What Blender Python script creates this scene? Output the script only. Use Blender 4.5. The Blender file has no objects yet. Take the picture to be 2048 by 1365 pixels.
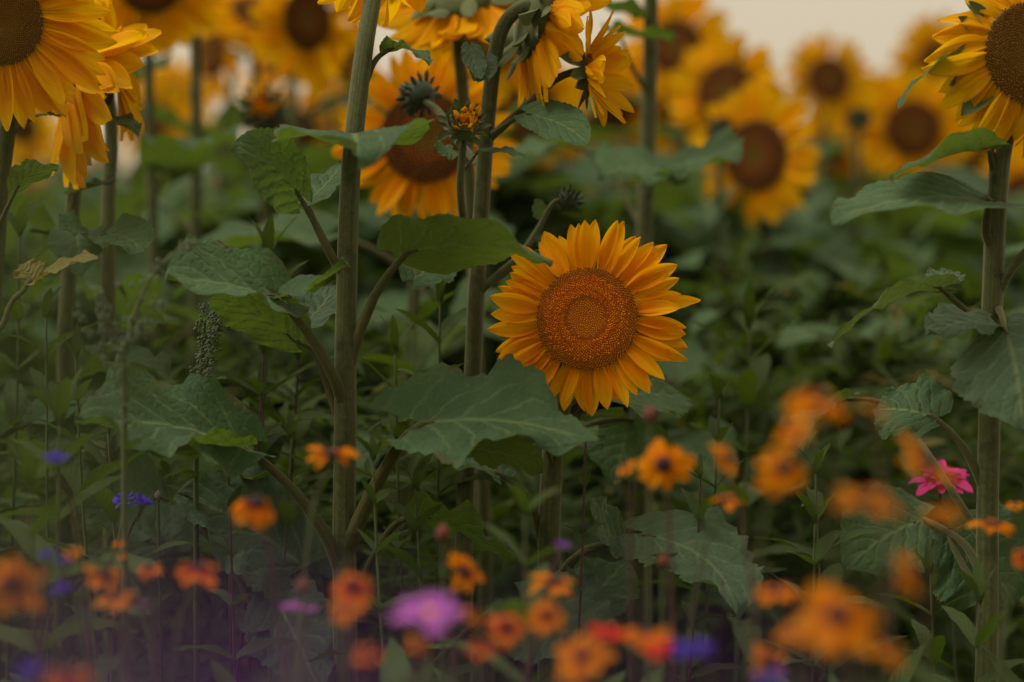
import bpy, math, random
import numpy as np
from mathutils import Vector, Matrix
V = Vector
R = math.radians
scene = bpy.context.scene
rnd = random.Random(7)

# ------------------------------------------------------------------ camera
CAM = V((0, 0, 0.95)); PITCH = R(2.34); FPX = 2048 * 100 / 36.0; D0 = 2.6
cam = bpy.data.cameras.new('camera'); camo = bpy.data.objects.new('camera', cam)
scene.collection.objects.link(camo)
cam.lens = 100; cam.sensor_width = 36; cam.clip_start = 0.05; cam.clip_end = 4000
camo.location = CAM; camo.rotation_euler = (math.pi / 2 - PITCH, 0, 0)
cam.dof.use_dof = True; cam.dof.focus_distance = D0; cam.dof.aperture_fstop = 2.6
scene.camera = camo
FWD = V((0, math.cos(PITCH), -math.sin(PITCH))); UPV = V((0, math.sin(PITCH), math.cos(PITCH)))
def P(px, py, d=D0):
    return CAM + FWD * d + V((1, 0, 0)) * ((px - 1024) / FPX * d) + UPV * ((682.5 - py) / FPX * d)

# ------------------------------------------------------------------ sky, sun, exposure
SUN_ELEV, SUN_ROT = 58, 256
world = bpy.data.worlds.new('World'); scene.world = world; world.use_nodes = True
nt = world.node_tree; nt.nodes.clear()
sky = nt.nodes.new('ShaderNodeTexSky'); sky.sky_type = 'NISHITA'; sky.sun_disc = False
sky.sun_elevation = R(SUN_ELEV); sky.sun_rotation = R(SUN_ROT); sky.dust_density = 3.0
mx = nt.nodes.new('ShaderNodeMix'); mx.data_type = 'RGBA'; mx.inputs[0].default_value = 0.80
mx.inputs[7].default_value = (5.2, 4.3, 3.0, 1)          # the even veil of cloud
bg = nt.nodes.new('ShaderNodeBackground'); bg.inputs[1].default_value = 0.075
wo = nt.nodes.new('ShaderNodeOutputWorld')
nt.links.new(sky.outputs[0], mx.inputs[6]); nt.links.new(mx.outputs[2], bg.inputs[0]); nt.links.new(bg.outputs[0], wo.inputs[0])
sun = bpy.data.lights.new('sun', 'SUN'); sun.energy = 1.5; sun.angle = R(35); sun.color = (1.0, 0.93, 0.82)
suno = bpy.data.objects.new('sun', sun); scene.collection.objects.link(suno)
az = R(SUN_ROT); sd = V((math.sin(az) * math.cos(R(SUN_ELEV)), math.cos(az) * math.cos(R(SUN_ELEV)), math.sin(R(SUN_ELEV))))
suno.rotation_euler = (-sd).to_track_quat('-Z', 'Y').to_euler()
scene.view_settings.view_transform = 'Standard'; scene.view_settings.look = 'None'
scene.view_settings.gamma = 1; scene.view_settings.exposure = 0.92
scene.cycles.use_denoising = True
scene.cycles.max_bounces = 8; scene.cycles.transmission_bounces = 6; scene.cycles.transparent_max_bounces = 6

# ------------------------------------------------------------------ materials
class NB:
    def __init__(s, name):
        s.m = bpy.data.materials.new(name); s.m.use_nodes = True; s.t = s.m.node_tree; s.t.nodes.clear()
        s.out = s.t.nodes.new('ShaderNodeOutputMaterial')
    def n(s, ty, **kw):
        x = s.t.nodes.new(ty)
        for k, v in kw.items(): setattr(x, k, v)
        return x
    def put(s, sock, val):
        if val is None: return
        if hasattr(val, 'is_linked'): s.t.links.new(val, sock)
        elif isinstance(val, tuple) and len(val) == 3 and sock.type == 'RGBA': sock.default_value = val + (1,)
        else: sock.default_value = val
    def math(s, op, a, b=0.0, clamp=False):
        x = s.n('ShaderNodeMath', operation=op, use_clamp=clamp); s.put(x.inputs[0], a); s.put(x.inputs[1], b); return x.outputs[0]
    def mix(s, f, a, b):
        x = s.n('ShaderNodeMix', data_type='RGBA'); s.put(x.inputs[0], f); s.put(x.inputs[6], a); s.put(x.inputs[7], b); return x.outputs[2]
    def ramp(s, f, lo, hi):
        x = s.n('ShaderNodeMapRange', clamp=True); s.put(x.inputs[0], f); x.inputs[1].default_value = lo; x.inputs[2].default_value = hi
        return x.outputs[0]
    def noise(s, scale, vec=None, detail=3.0):
        x = s.n('ShaderNodeTexNoise'); x.inputs['Scale'].default_value = scale; x.inputs['Detail'].default_value = detail
        if vec is not None: s.put(x.inputs['Vector'], vec)
        return x.outputs['Fac']
    def uv(s):
        u = s.n('ShaderNodeUVMap'); sp = s.n('ShaderNodeSeparateXYZ'); s.t.links.new(u.outputs[0], sp.inputs[0])
        return u.outputs[0], sp.outputs[0], sp.outputs[1]
    def rand(s): return s.n('ShaderNodeObjectInfo').outputs['Random']
    def bump(s, h, strength, dist):
        b = s.n('ShaderNodeBump'); b.inputs['Strength'].default_value = strength; b.inputs['Distance'].default_value = dist
        s.put(b.inputs['Height'], h); return b.outputs[0]
    def bsdf(s, col, rough=0.6, normal=None, trans=None, tfac=0.0, sheen=0.0, spec=0.35, sheen_tint=(0.9, 0.95, 0.85)):
        p = s.n('ShaderNodeBsdfPrincipled'); s.put(p.inputs['Base Color'], col); s.put(p.inputs['Roughness'], rough)
        p.inputs['Specular IOR Level'].default_value = spec
        p.inputs['Sheen Weight'].default_value = sheen; p.inputs['Sheen Roughness'].default_value = 0.45
        p.inputs['Sheen Tint'].default_value = sheen_tint + (1,)
        if normal is not None: s.put(p.inputs['Normal'], normal)
        o = p.outputs[0]
        if tfac:
            tr = s.n('ShaderNodeBsdfTranslucent'); s.put(tr.inputs[0], trans)
            if normal is not None: s.put(tr.inputs['Normal'], normal)
            ms = s.n('ShaderNodeMixShader'); ms.inputs[0].default_value = tfac
            s.t.links.new(o, ms.inputs[1]); s.t.links.new(tr.outputs[0], ms.inputs[2]); o = ms.outputs[0]
        s.t.links.new(o, s.out.inputs[0]); return s.m
MATS = {}
def M(name): return MATS[name]

def leaf_mat(name, top, under, vein, trans, tf=0.3, sheen=0.25, nvein=5.5, slope=0.42, bumpd=0.003):
    b = NB(name); uv, u, v = b.uv()
    a = b.math('MULTIPLY', b.math('ABSOLUTE', b.math('SUBTRACT', u, 0.5)), 2.0)
    wob = b.math('MULTIPLY', b.noise(6.0, uv), 0.16)
    t = b.math('ADD', b.math('SUBTRACT', v, b.math('MULTIPLY', b.math('POWER', a, 0.85), slope)), wob)
    fr = b.math('FRACT', b.math('MULTIPLY', b.math('ADD', t, 1.0), nvein))
    dist = b.math('MINIMUM', fr, b.math('SUBTRACT', 1.0, fr))
    side = b.math('SUBTRACT', 1.0, b.ramp(dist, 0.02, 0.085))
    side = b.math('MULTIPLY', side, b.ramp(a, 1.0, 0.45))
    mid = b.math('SUBTRACT', 1.0, b.ramp(a, 0.015, 0.06))
    vm = b.math('MAXIMUM', b.math('MULTIPLY', side, 0.65), mid)
    geo = b.n('ShaderNodeNewGeometry')
    tc = b.n('ShaderNodeTexCoord')
    bl = b.noise(38.0, tc.outputs['Object'], 4.0); fine = b.noise(420.0, tc.outputs['Object'], 2.0)
    r = b.rand()
    tone = b.math('ADD', b.math('MULTIPLY', b.math('SUBTRACT', bl, 0.5), 1.1), b.math('MULTIPLY', b.math('SUBTRACT', r, 0.5), 0.7))
    tone = b.math('ADD', tone, 0.5, True)
    c1 = b.mix(tone, tuple(x * 0.68 for x in top), tuple(x * 1.4 for x in (top[0] * 1.12, top[1], top[2] * 0.92)))
    c1 = b.mix(b.ramp(fine, 0.55, 0.8), c1, tuple(min(1, x * 1.6) for x in top))
    worn = b.math('MULTIPLY', b.ramp(b.noise(17.0, tc.outputs['Object'], 5.0), 0.64, 0.74), 0.55)
    c1 = b.mix(worn, c1, (0.11, 0.10, 0.03))
    c1 = b.mix(vm, c1, vein)
    edge = b.math('MULTIPLY', b.ramp(a, 0.86, 1.0), b.ramp(b.noise(7.0, uv, 4.0), 0.52, 0.62))
    c1 = b.mix(b.math('MULTIPLY', edge, 0.8), c1, (0.13, 0.085, 0.035))
    c2 = b.mix(tone, tuple(x * 0.8 for x in under), tuple(x * 1.2 for x in under))
    c2 = b.mix(vm, c2, tuple(min(1, x * 1.5) for x in vein))
    col = b.mix(geo.outputs['Backfacing'], c1, c2)
    vo = b.n('ShaderNodeTexVoronoi', feature='DISTANCE_TO_EDGE'); vo.inputs['Scale'].default_value = 110
    b.t.links.new(tc.outputs['Object'], vo.inputs['Vector'])
    quilt = b.ramp(dist, 0.0, 0.35)
    h = b.math('ADD', b.math('ADD', quilt, b.math('MULTIPLY', b.ramp(vo.outputs[0], 0.0, 0.25), 0.35)), b.math('MULTIPLY', b.noise(55.0, tc.outputs['Object'], 3.0), 0.9))
    MATS[name] = b.bsdf(col, 0.62, b.bump(h, 0.5, bumpd), b.mix(vm, trans, tuple(x * 0.6 for x in trans)), tf, sheen, 0.16, (0.75, 0.95, 0.6))

leaf_mat('sunflower_leaf', (0.052, 0.108, 0.048), (0.080, 0.115, 0.032), (0.15, 0.215, 0.085), (0.145, 0.235, 0.020), 0.32, 0.12)
leaf_mat('weed_leaf', (0.043, 0.073, 0.019), (0.05, 0.08, 0.022), (0.07, 0.11, 0.035), (0.12, 0.20, 0.008), 0.30, 0.08, 7.0, 0.3, 0.0015)
leaf_mat('pale_leaf', (0.055, 0.100, 0.055), (0.085, 0.12, 0.055), (0.13, 0.18, 0.085), (0.13, 0.20, 0.02), 0.26, 0.16)
leaf_mat('yellow_leaf', (0.16, 0.15, 0.04), (0.17, 0.15, 0.05), (0.22, 0.2, 0.08), (0.25, 0.2, 0.02), 0.35, 0.2)

def petal_mat(name, base, tip, trans, tf=0.4, mid=None, ridge=26.0, sheen=0.0):
    b = NB(name); uv, u, v = b.uv()
    r = b.rand()
    g = b.ramp(v, 0.0, 0.75)
    c = b.mix(g, base, tip)
    line = b.math('SINE', b.math('MULTIPLY', u, ridge))
    tc = b.n('ShaderNodeTexCoord')
    mp = b.n('ShaderNodeMapping'); mp.inputs['Scale'].default_value = (30, 2.2, 1); b.put(mp.inputs[0], uv)
    st = b.noise(1.0, mp.outputs[0], 4.0)
    c = b.mix(b.math('MULTIPLY', b.ramp(st, 0.42, 0.72), 0.45), c, tuple(x * 0.72 for x in base))
    hs = b.n('ShaderNodeHueSaturation'); b.put(hs.inputs['Color'], c)
    b.put(hs.inputs['Hue'], b.math('ADD', 0.494, b.math('MULTIPLY', r, 0.012)))
    b.put(hs.inputs['Value'], b.math('ADD', 0.86, b.math('MULTIPLY', b.math('FRACT', b.math('MULTIPLY', r, 7.31)), 0.24)))
    h = b.math('ADD', b.math('MULTIPLY', line, 0.5), st)
    tcx = trans
    if mid:   # a band of another colour at the petal's foot
        c2 = b.mix(b.ramp(v, mid[1], mid[1] + 0.22), mid[0], hs.outputs[0]); col = c2
        tcx = b.mix(b.ramp(v, mid[1], mid[1] + 0.22), mid[0], trans)
    else: col = hs.outputs[0]
    MATS[name] = b.bsdf(col, 0.55, b.bump(h, 0.35, 0.0006), tcx, tf, sheen, 0.06)
petal_mat('sunflower_petal', (0.82, 0.29, 0.003), (0.88, 0.46, 0.004), (0.94, 0.46, 0.003), 0.55)
petal_mat('pale_petal', (0.80, 0.36, 0.003), (0.86, 0.49, 0.004), (0.92, 0.52, 0.003), 0.55)
petal_mat('orange_petal', (0.66, 0.16, 0.002), (0.76, 0.255, 0.002), (0.80, 0.26, 0.002), 0.42, ((0.28, 0.035, 0.006), 0.12))
petal_mat('plain_orange_petal', (0.66, 0.17, 0.002), (0.76, 0.27, 0.002), (0.80, 0.27, 0.002), 0.42)
petal_mat('rust_petal', (0.52, 0.08, 0.003), (0.74, 0.19, 0.003), (0.72, 0.14, 0.003), 0.34, ((0.25, 0.02, 0.008), 0.25))
petal_mat('red_petal', (0.60, 0.03, 0.008), (0.72, 0.055, 0.010), (0.78, 0.04, 0.004), 0.34)
petal_mat('blue_petal', (0.11, 0.05, 0.45), (0.17, 0.11, 0.72), (0.17, 0.09, 0.70), 0.35)
petal_mat('violet_petal', (0.20, 0.05, 0.30), (0.26, 0.09, 0.42), (0.25, 0.07, 0.40), 0.3)
petal_mat('mauve_petal', (0.42, 0.10, 0.44), (0.48, 0.14, 0.52), (0.46, 0.11, 0.50), 0.36)
petal_mat('pink_petal', (0.58, 0.035, 0.20), (0.66, 0.06, 0.27), (0.62, 0.04, 0.22), 0.34)

def stem_mat(name, c1, c2, sheen=0.5, sc=60.0):
    b = NB(name); uv, u, v = b.uv()
    mp = b.n('ShaderNodeMapping'); mp.inputs['Scale'].default_value = (9, 26, 1); b.put(mp.inputs[0], uv)
    st = b.noise(1.6, mp.outputs[0], 3.0)
    mp2 = b.n('ShaderNodeMapping'); mp2.inputs['Scale'].default_value = (22, 1.2, 1); b.put(mp2.inputs[0], uv)
    rib = b.noise(1.0, mp2.outputs[0], 3.0)
    tc = b.n('ShaderNodeTexCoord'); sp = b.noise(sc * 14, tc.outputs['Object'], 2.0)
    c = b.mix(b.ramp(b.math('ADD', b.math('MULTIPLY', st, 0.4), b.math('MULTIPLY', rib, 0.6)), 0.35, 0.65), c1, c2)
    c = b.mix(b.math('MULTIPLY', b.ramp(sp, 0.6, 0.75), 0.5), c, tuple(min(1, x * 1.5) for x in c2))
    bl = b.noise(sc, tc.outputs['Object'], 5.0)
    c = b.mix(b.math('MULTIPLY', b.ramp(bl, 0.56, 0.66), 0.55), c, tuple(x * 0.55 for x in c1))
    h = b.math('ADD', b.math('MULTIPLY', rib, 1.4), b.math('MULTIPLY', sp, 0.6))
    MATS[name] = b.bsdf(c, 0.6, b.bump(h, 0.5, 0.0012), None, 0, sheen, 0.2, (0.95, 0.92, 0.62))
stem_mat('sunflower_stem', (0.040, 0.049, 0.012), (0.088, 0.097, 0.030), 0.34)
stem_mat('petiole', (0.046, 0.050, 0.011), (0.088, 0.084, 0.024), 0.28)
stem_mat('weed_stem', (0.055, 0.075, 0.025), (0.085, 0.10, 0.035), 0.2)
stem_mat('red_stem', (0.055, 0.026, 0.020), (0.085, 0.045, 0.030), 0.2)
stem_mat('receptacle', (0.055, 0.075, 0.018), (0.095, 0.115, 0.03), 0.3)

def plain_mat(name, col, rough=0.7, var=0.3, scale=200, sheen=0.1, tf=0.0):
    b = NB(name); tc = b.n('ShaderNodeTexCoord'); n = b.noise(scale, tc.outputs['Object'])
    c = b.mix(n, tuple(x * (1 - var) for x in col), tuple(min(1, x * (1 + var)) for x in col))
    MATS[name] = b.bsdf(c, rough, b.bump(n, 0.3, 0.001), col, tf, sheen, 0.25)
plain_mat('dark_centre', (0.030, 0.010, 0.008), 0.8, 0.5, 900)
plain_mat('yellow_centre', (0.65, 0.28, 0.02), 0.8, 0.4, 900)
plain_mat('bract', (0.095, 0.125, 0.032), 0.6, 0.35, 150, 0.3, 0.18)
plain_mat('dark_bract', (0.030, 0.046, 0.016), 0.6, 0.4, 150, 0.25, 0.1)
plain_mat('bristle', (0.30, 0.30, 0.19), 0.7, 0.2, 300, 0.2, 0.3)
plain_mat('seed', (0.070, 0.098, 0.040), 0.8, 0.5, 600, 0.3)
plain_mat('bud_pale', (0.22, 0.17, 0.17), 0.7, 0.3, 500, 0.3)
plain_mat('red_bud', (0.13, 0.03, 0.016), 0.7, 0.4, 500, 0.2)
plain_mat('insect', (0.010, 0.008, 0.006), 0.4, 0.2, 500, 0.0)
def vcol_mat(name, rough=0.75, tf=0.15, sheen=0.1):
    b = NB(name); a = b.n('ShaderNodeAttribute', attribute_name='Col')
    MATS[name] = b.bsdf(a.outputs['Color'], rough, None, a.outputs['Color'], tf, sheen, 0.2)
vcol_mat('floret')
b = NB('soil'); tc = b.n('ShaderNodeTexCoord'); n1 = b.noise(3.0, tc.outputs['Object'], 8.0); n2 = b.noise(40.0, tc.outputs['Object'], 4.0)
c = b.mix(n1, (0.035, 0.030, 0.018), (0.06, 0.065, 0.026)); c = b.mix(b.ramp(n2, 0.45, 0.7), c, (0.085, 0.07, 0.045))
MATS['soil'] = b.bsdf(c, 0.95, b.bump(b.math('ADD', n1, n2), 0.8, 0.03))

# ------------------------------------------------------------------ object helpers
COL = scene.collection
def mk(name, verts, faces, mat, uvs=None, cols=None, smooth=True):
    me = bpy.data.meshes.new(name); me.from_pydata([tuple(v) for v in verts], [], faces)
    if smooth: me.polygons.foreach_set('use_smooth', [True] * len(me.polygons))
    if uvs is not None:
        l = me.uv_layers.new(name='UVMap'); idx = np.zeros(len(me.loops), dtype=np.int32); me.loops.foreach_get('vertex_index', idx)
        l.data.foreach_set('uv', np.asarray(uvs, dtype=np.float32)[idx].ravel())
    if cols is not None:
        at = me.color_attributes.new('Col', 'FLOAT_COLOR', 'POINT')
        cc = np.ones((len(verts), 4), dtype=np.float32); cc[:, :3] = np.asarray(cols, dtype=np.float32); at.data.foreach_set('color', cc.ravel())
    me.materials.append(MATS[mat]); return me
def ob(name, me, parent=None, mat4=None):
    o = bpy.data.objects.new(name, me); COL.objects.link(o)
    if parent is not None: o.parent = parent
    if mat4 is not None: o.matrix_basis = mat4
    return o
def thing(name, label, cat, loc, group=None):
    o = bpy.data.objects.new(name, None); COL.objects.link(o); o.location = loc; o.empty_display_size = 0.05
    o['label'] = label; o['category'] = cat
    if group: o['group'] = group
    return o
def T4(v): return Matrix.Translation(v)
def frame(y, z):
    y = y.normalized(); x = y.cross(z)
    if x.length < 1e-5: x = y.cross(V((0.3, 0.9, 0.1)))
    x.normalize(); z = x.cross(y).normalized()
    return Matrix(((x.x, y.x, z.x), (x.y, y.y, z.y), (x.z, y.z, z.z))).to_4x4()
def zframe(n, roll=0.0):
    return n.normalized().to_track_quat('Z', 'Y').to_matrix().to_4x4() @ Matrix.Rotation(roll, 4, 'Z')

def smooth_path(pts, per=6):
    p = [V(q) for q in pts]
    if len(p) < 3: return [p[0].lerp(p[-1], i / per) for i in range(per + 1)]
    q = [p[0] * 2 - p[1]] + p + [p[-1] * 2 - p[-2]]; out = []
    for i in range(1, len(q) - 2):
        for k in range(per):
            t = k / per; a, b_, c_, d = q[i - 1], q[i], q[i + 1], q[i + 2]
            out.append(0.5 * ((2 * b_) + (c_ - a) * t + (2 * a - 5 * b_ + 4 * c_ - d) * t * t + (3 * b_ - a - 3 * c_ + d) * t ** 3))
    out.append(p[-1]); return out
def tube(pts, r0, r1, sides=8, per=6, ridge=0.0, rmid=None):
    c = smooth_path(pts, per); n = len(c); vs, uv, fs = [], [], []
    ref = V((0.2, -1, 0.1)); acc = 0.0
    for i, q in enumerate(c):
        t = (c[min(i + 1, n - 1)] - c[max(i - 1, 0)]).normalized()
        s = t.cross(ref)
        if s.length < 1e-4: s = t.cross(V((1, 0, 0)))
        s.normalize(); w = s.cross(t)
        f = i / (n - 1); r = r0 + (r1 - r0) * f
        if rmid: r *= 1 + rmid * math.exp(-((f - 0.0) / 0.06) ** 2)
        if i: acc += (q - c[i - 1]).length
        for k in range(sides + 1):
            a = 2 * math.pi * k / sides; rr = r * (1 + ridge * math.cos(a * 5) + ridge * 0.6 * math.sin(f * 40 + a))
            vs.append(q + s * (rr * math.cos(a)) + w * (rr * math.sin(a))); uv.append((k / sides, acc * 4))
    m = sides + 1
    for i in range(n - 1):
        for k in range(sides): fs.append((i * m + k, i * m + k + 1, (i + 1) * m + k + 1, (i + 1) * m + k))
    vs.append(c[-1] + (c[-1] - c[-2]).normalized() * r1 * 0.6); uv.append((0.5, acc * 4)); e = len(vs) - 1
    for k in range(sides): fs.append(((n - 1) * m + k, (n - 1) * m + k + 1, e))
    return vs, fs, uv
def tube_part(name, pts, r0, r1, mat, parent, base, sides=8, per=6, ridge=0.0, rmid=None):
    vs, fs, uv = tube([V(p) - base for p in pts], r0, r1, sides, per, ridge, rmid)
    return ob(name, mk(name, vs, fs, mat, uv), parent)

# ------------------------------------------------------------------ leaves
def leaf_geo(J, C, T, up0, up1, W, fold=(15, 15), wave=0.06, wn=2.5, serr=0.06, lobe=0.16, seed=0, nv=34, nu=12, curl=0.0, peak=0.3):
    rr = random.Random(seed); ph = rr.uniform(0, 6.28); ph2 = rr.uniform(0, 6.28); teeth = rr.randint(15, 20)
    L = ((C - J).length + (T - C).length); vs, uv, fs = [], [], []
    nrm = None; k1 = 0.62; k2 = k1 * (1 - peak) / peak * 0.62
    pk = max((x / 100 + 0.015) ** k1 * (1.005 - x / 100) ** k2 for x in range(101))
    for i in range(nv + 1):
        v = i / nv
        c = J * (1 - v) ** 2 + C * (2 * v * (1 - v)) + T * v * v
        t = ((C - J) * (1 - v) + (T - C) * v).normalized()
        up = up0.lerp(up1, v); s = t.cross(up); s.normalize(); n = s.cross(t)
        w = 0.5 * W * ((v + 0.015) ** k1) * ((1.005 - v) ** k2) / pk
        for j in range(nu + 1):
            u = -1 + 2 * j / nu; a = abs(u); f = R(fold[0] if u < 0 else fold[1])
            ww = w
            if a > 0.99: ww = w * (1 + serr * ((v * teeth) % 1.0 - 0.5) * 2 + rr.uniform(-0.02, 0.02))
            lat = a * ww; ang = f * (0.82 + 0.18 * a) * (1 - 0.45 * v) + R(curl) * a * a
            h = lat * math.sin(ang)
            h += W * wave * (a ** 2) * (math.sin(2 * math.pi * wn * v + ph + (1.7 if u < 0 else 0)) + 0.45 * math.sin(2 * math.pi * wn * 2.3 * v + ph2 - (2.2 if u < 0 else 0)))
            h += W * 0.022 * math.sin(2 * math.pi * (5.5 * (v - 0.42 * a))) * (1 - a) * min(1, a * 4)
            back = lobe * L * (a ** 1.6) * max(0, 1 - v * 2.2) ** 2
            p = c + s * (math.copysign(1, u) * lat * math.cos(ang)) + n * h - t * back
            vs.append(p); uv.append((j / nu, v))
    m = nu + 1
    for i in range(nv):
        for j in range(nu): fs.append((i * m + j, i * m + j + 1, (i + 1) * m + j + 1, (i + 1) * m + j))
    return vs, fs, uv
def leaf_part(th, base, J, T, W, up=(0, -0.3, 1), up1=None, ctrl=(0, -20, 0), pet=None, pr=(0.0045, 0.003), mat='sunflower_leaf', pmat='petiole', name='leaf', **kw):
    """a leaf from pixel/depth corners: J = where the stalk meets the blade, T = its tip, W = real width in metres"""
    Jv, Tv = P(*J), P(*T)
    mid = ((J[0] + T[0]) / 2 + ctrl[0], (J[1] + T[1]) / 2 + ctrl[1], (J[2] + T[2]) / 2 + ctrl[2])
    u0 = V(up).normalized(); u1 = V(up1 if up1 else up).normalized()
    vs, fs, uv = leaf_geo(Jv - base, P(*mid) - base, Tv - base, u0, u1, W, **kw)
    # wind the blade so that its upper face looks along 'up'
    o = ob(name, mk(name, vs, fs, mat, uv), th)
    if pet:
        pts = [P(*q) for q in pet] + [Jv]
        d = (P(*mid) - Jv).normalized()
        pts.append(Jv + d * W * 0.12)
        tube_part('petiole', pts, pr[0], pr[1] * 0.35, pmat, o, base, 7, 6, 0.04, 0.25)
    return o

# ---- small libraries of shared meshes (unit size, y along the blade, z up)
LEAFLIB = []
for k in range(7):
    q = random.Random(50 + k)
    dr = q.uniform(-0.35, 0.1)
    vs, fs, uv = leaf_geo(V((0, 0, 0)), V((q.uniform(-.06, .06), 0.55, 0.14 + q.uniform(0, .14))), V((q.uniform(-.12, .12), 0.98, dr)), V((0, 0, 1)), V((q.uniform(-.4, .4), 0, 1)).normalized(),
                          q.uniform(0.62, 0.8), (q.uniform(0, 28), q.uniform(0, 28)), q.uniform(.04, .09), q.uniform(1.6, 3), 0.06, 0.16, k, 18, 8)
    LEAFLIB.append([vs, fs, uv])
SLEAF = [mk('leaf', *x[:2], 'sunflower_leaf', x[2]) for x in LEAFLIB]
PLEAF = [mk('leaf', *x[:2], 'pale_leaf', x[2]) for x in LEAFLIB]
WLEAF = []
for k in range(7):
    q = random.Random(90 + k)
    vs, fs, uv = leaf_geo(V((0, 0, 0)), V((q.uniform(-.05, .05), 0.55, q.uniform(.02, .16))), V((q.uniform(-.1, .1), 0.98, q.uniform(-.3, .1))), V((0, 0, 1)), V((q.uniform(-.5, .5), 0, 1)).normalized(),
                          q.uniform(0.19, 0.29), (q.uniform(0, 30), q.uniform(0, 30)), q.uniform(.02, .06), 2, 0.07, 0.02, k, 14, 4)
    WLEAF.append(mk('leaf', vs, fs, 'weed_leaf', uv))

def petal_geo(W, bend, cup, ridge, twist, notch, seed, nv=11, nu=8, tipw=0.5, basew=0.42):
    q = random.Random(seed); vs, uv, fs = [], [], []; side = q.uniform(-0.10, 0.10)
    p1 = 0.5; ph = q.uniform(0, 6)
    for i in range(nv + 1):
        v = i / nv
        w = 0.5 * W * (basew + (1 - basew) * math.sin(min(1, v / 0.48) * math.pi / 2)) * (max(0.0, 1 - max(0, (v - 0.48) / 0.525) ** 2.1) ** (0.95 - 0.45 * tipw))
        y = v; z = bend * v * v; x0 = side * v * v
        tw = twist * v
        for j in range(nu + 1):
            u = -1 + 2 * j / nu
            xx = u * w; zz = cup * W * (u * u) * (0.4 + 0.6 * math.sin(v * 3)) + ridge * W * math.cos(u * math.pi * 2.5) + 0.03 * W * math.sin(6 * v + ph + 2 * u)
            yy = y - (notch * (1 - abs(abs(u) - 0.45) / 0.45 if abs(u) < 0.9 else 0) * 0 if True else 0)
            if notch and i == nv: yy = y - notch * (1 if j % 2 == 0 else 0) * 0.8
            vs.append((x0 + xx * math.cos(tw) - zz * math.sin(tw), yy, z + xx * math.sin(tw) + zz * math.cos(tw))); uv.append((j / nu, v))
    m = nu + 1
    for i in range(nv):
        for j in range(nu): fs.append((i * m + j, i * m + j + 1, (i + 1) * m + j + 1, (i + 1) * m + j))
    return vs, fs, uv
def petal_set(mat, n, W, bend, cup, seed, ridge=0.03, twist=0.35, notch=0.0, tipw=0.4, basew=0.42):
    q = random.Random(seed); out = []
    for k in range(n):
        g = petal_geo(q.uniform(*W), q.uniform(*bend), q.uniform(*cup), ridge * q.uniform(.6, 1.3), q.uniform(-twist, twist), notch, seed * 31 + k, tipw=tipw, basew=basew)
        out.append(mk('petal', g[0], g[1], mat, g[2]))
    return out
PET_SUN = petal_set('sunflower_petal', 16, (.27, .40), (-.30, .26), (.04, .34), 3, tipw=.2)
PET_SUN_LONG = petal_set('pale_petal', 12, (.26, .36), (-.30, .10), (.10, .35), 4)
PET_DROOP = petal_set('pale_petal', 10, (.30, .42), (-.65, -.15), (-.25, .35), 5, twist=1.0)
PET_BACK = petal_set('pale_petal', 10, (.38, .5), (-.2, .2), (.0, .25), 6)
PET_ORANGE = petal_set('orange_petal', 8, (.52, .66), (-.35, .05), (-.05, .22), 7, notch=.10, tipw=0.9, basew=.3)
PET_PLAIN = petal_set('plain_orange_petal', 8, (.50, .66), (-.35, .05), (-.05, .22), 8, notch=.08, tipw=0.9, basew=.3)
PET_RUST = petal_set('rust_petal', 6, (.5, .64), (-.4, .0), (-.05, .2), 9, notch=.1, tipw=0.9, basew=.3)
PET_RED = petal_set('red_petal', 6, (.6, .75), (-.2, .1), (-.05, .2), 10, tipw=0.9, basew=.3)
PET_BLUE = petal_set('blue_petal', 6, (.28, .4), (-.1, .35), (.1, .4), 11, notch=.28, tipw=1.0, basew=.15)
PET_VIOLET = petal_set('violet_petal', 6, (.28, .4), (-.1, .35), (.1, .4), 12, notch=.28, tipw=1.0, basew=.15)
PET_MAUVE = petal_set('mauve_petal', 6, (.62, .75), (-.16, .08), (-.05, .15), 13, notch=.06, tipw=1.0, basew=.25)
PET_PINK = petal_set('pink_petal', 6, (.42, .55), (-.35, .05), (.0, .25), 14, tipw=.9, basew=.3)
BRACT = petal_set('bract', 6, (.42, .56), (-.15, .35), (.1, .3), 15, ridge=0.01, tipw=0.0, basew=.8)
DBRACT = petal_set('dark_bract', 5, (.40, .55), (-.1, .35), (.1, .3), 16, ridge=0.01, tipw=0.0, basew=.8)

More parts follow.
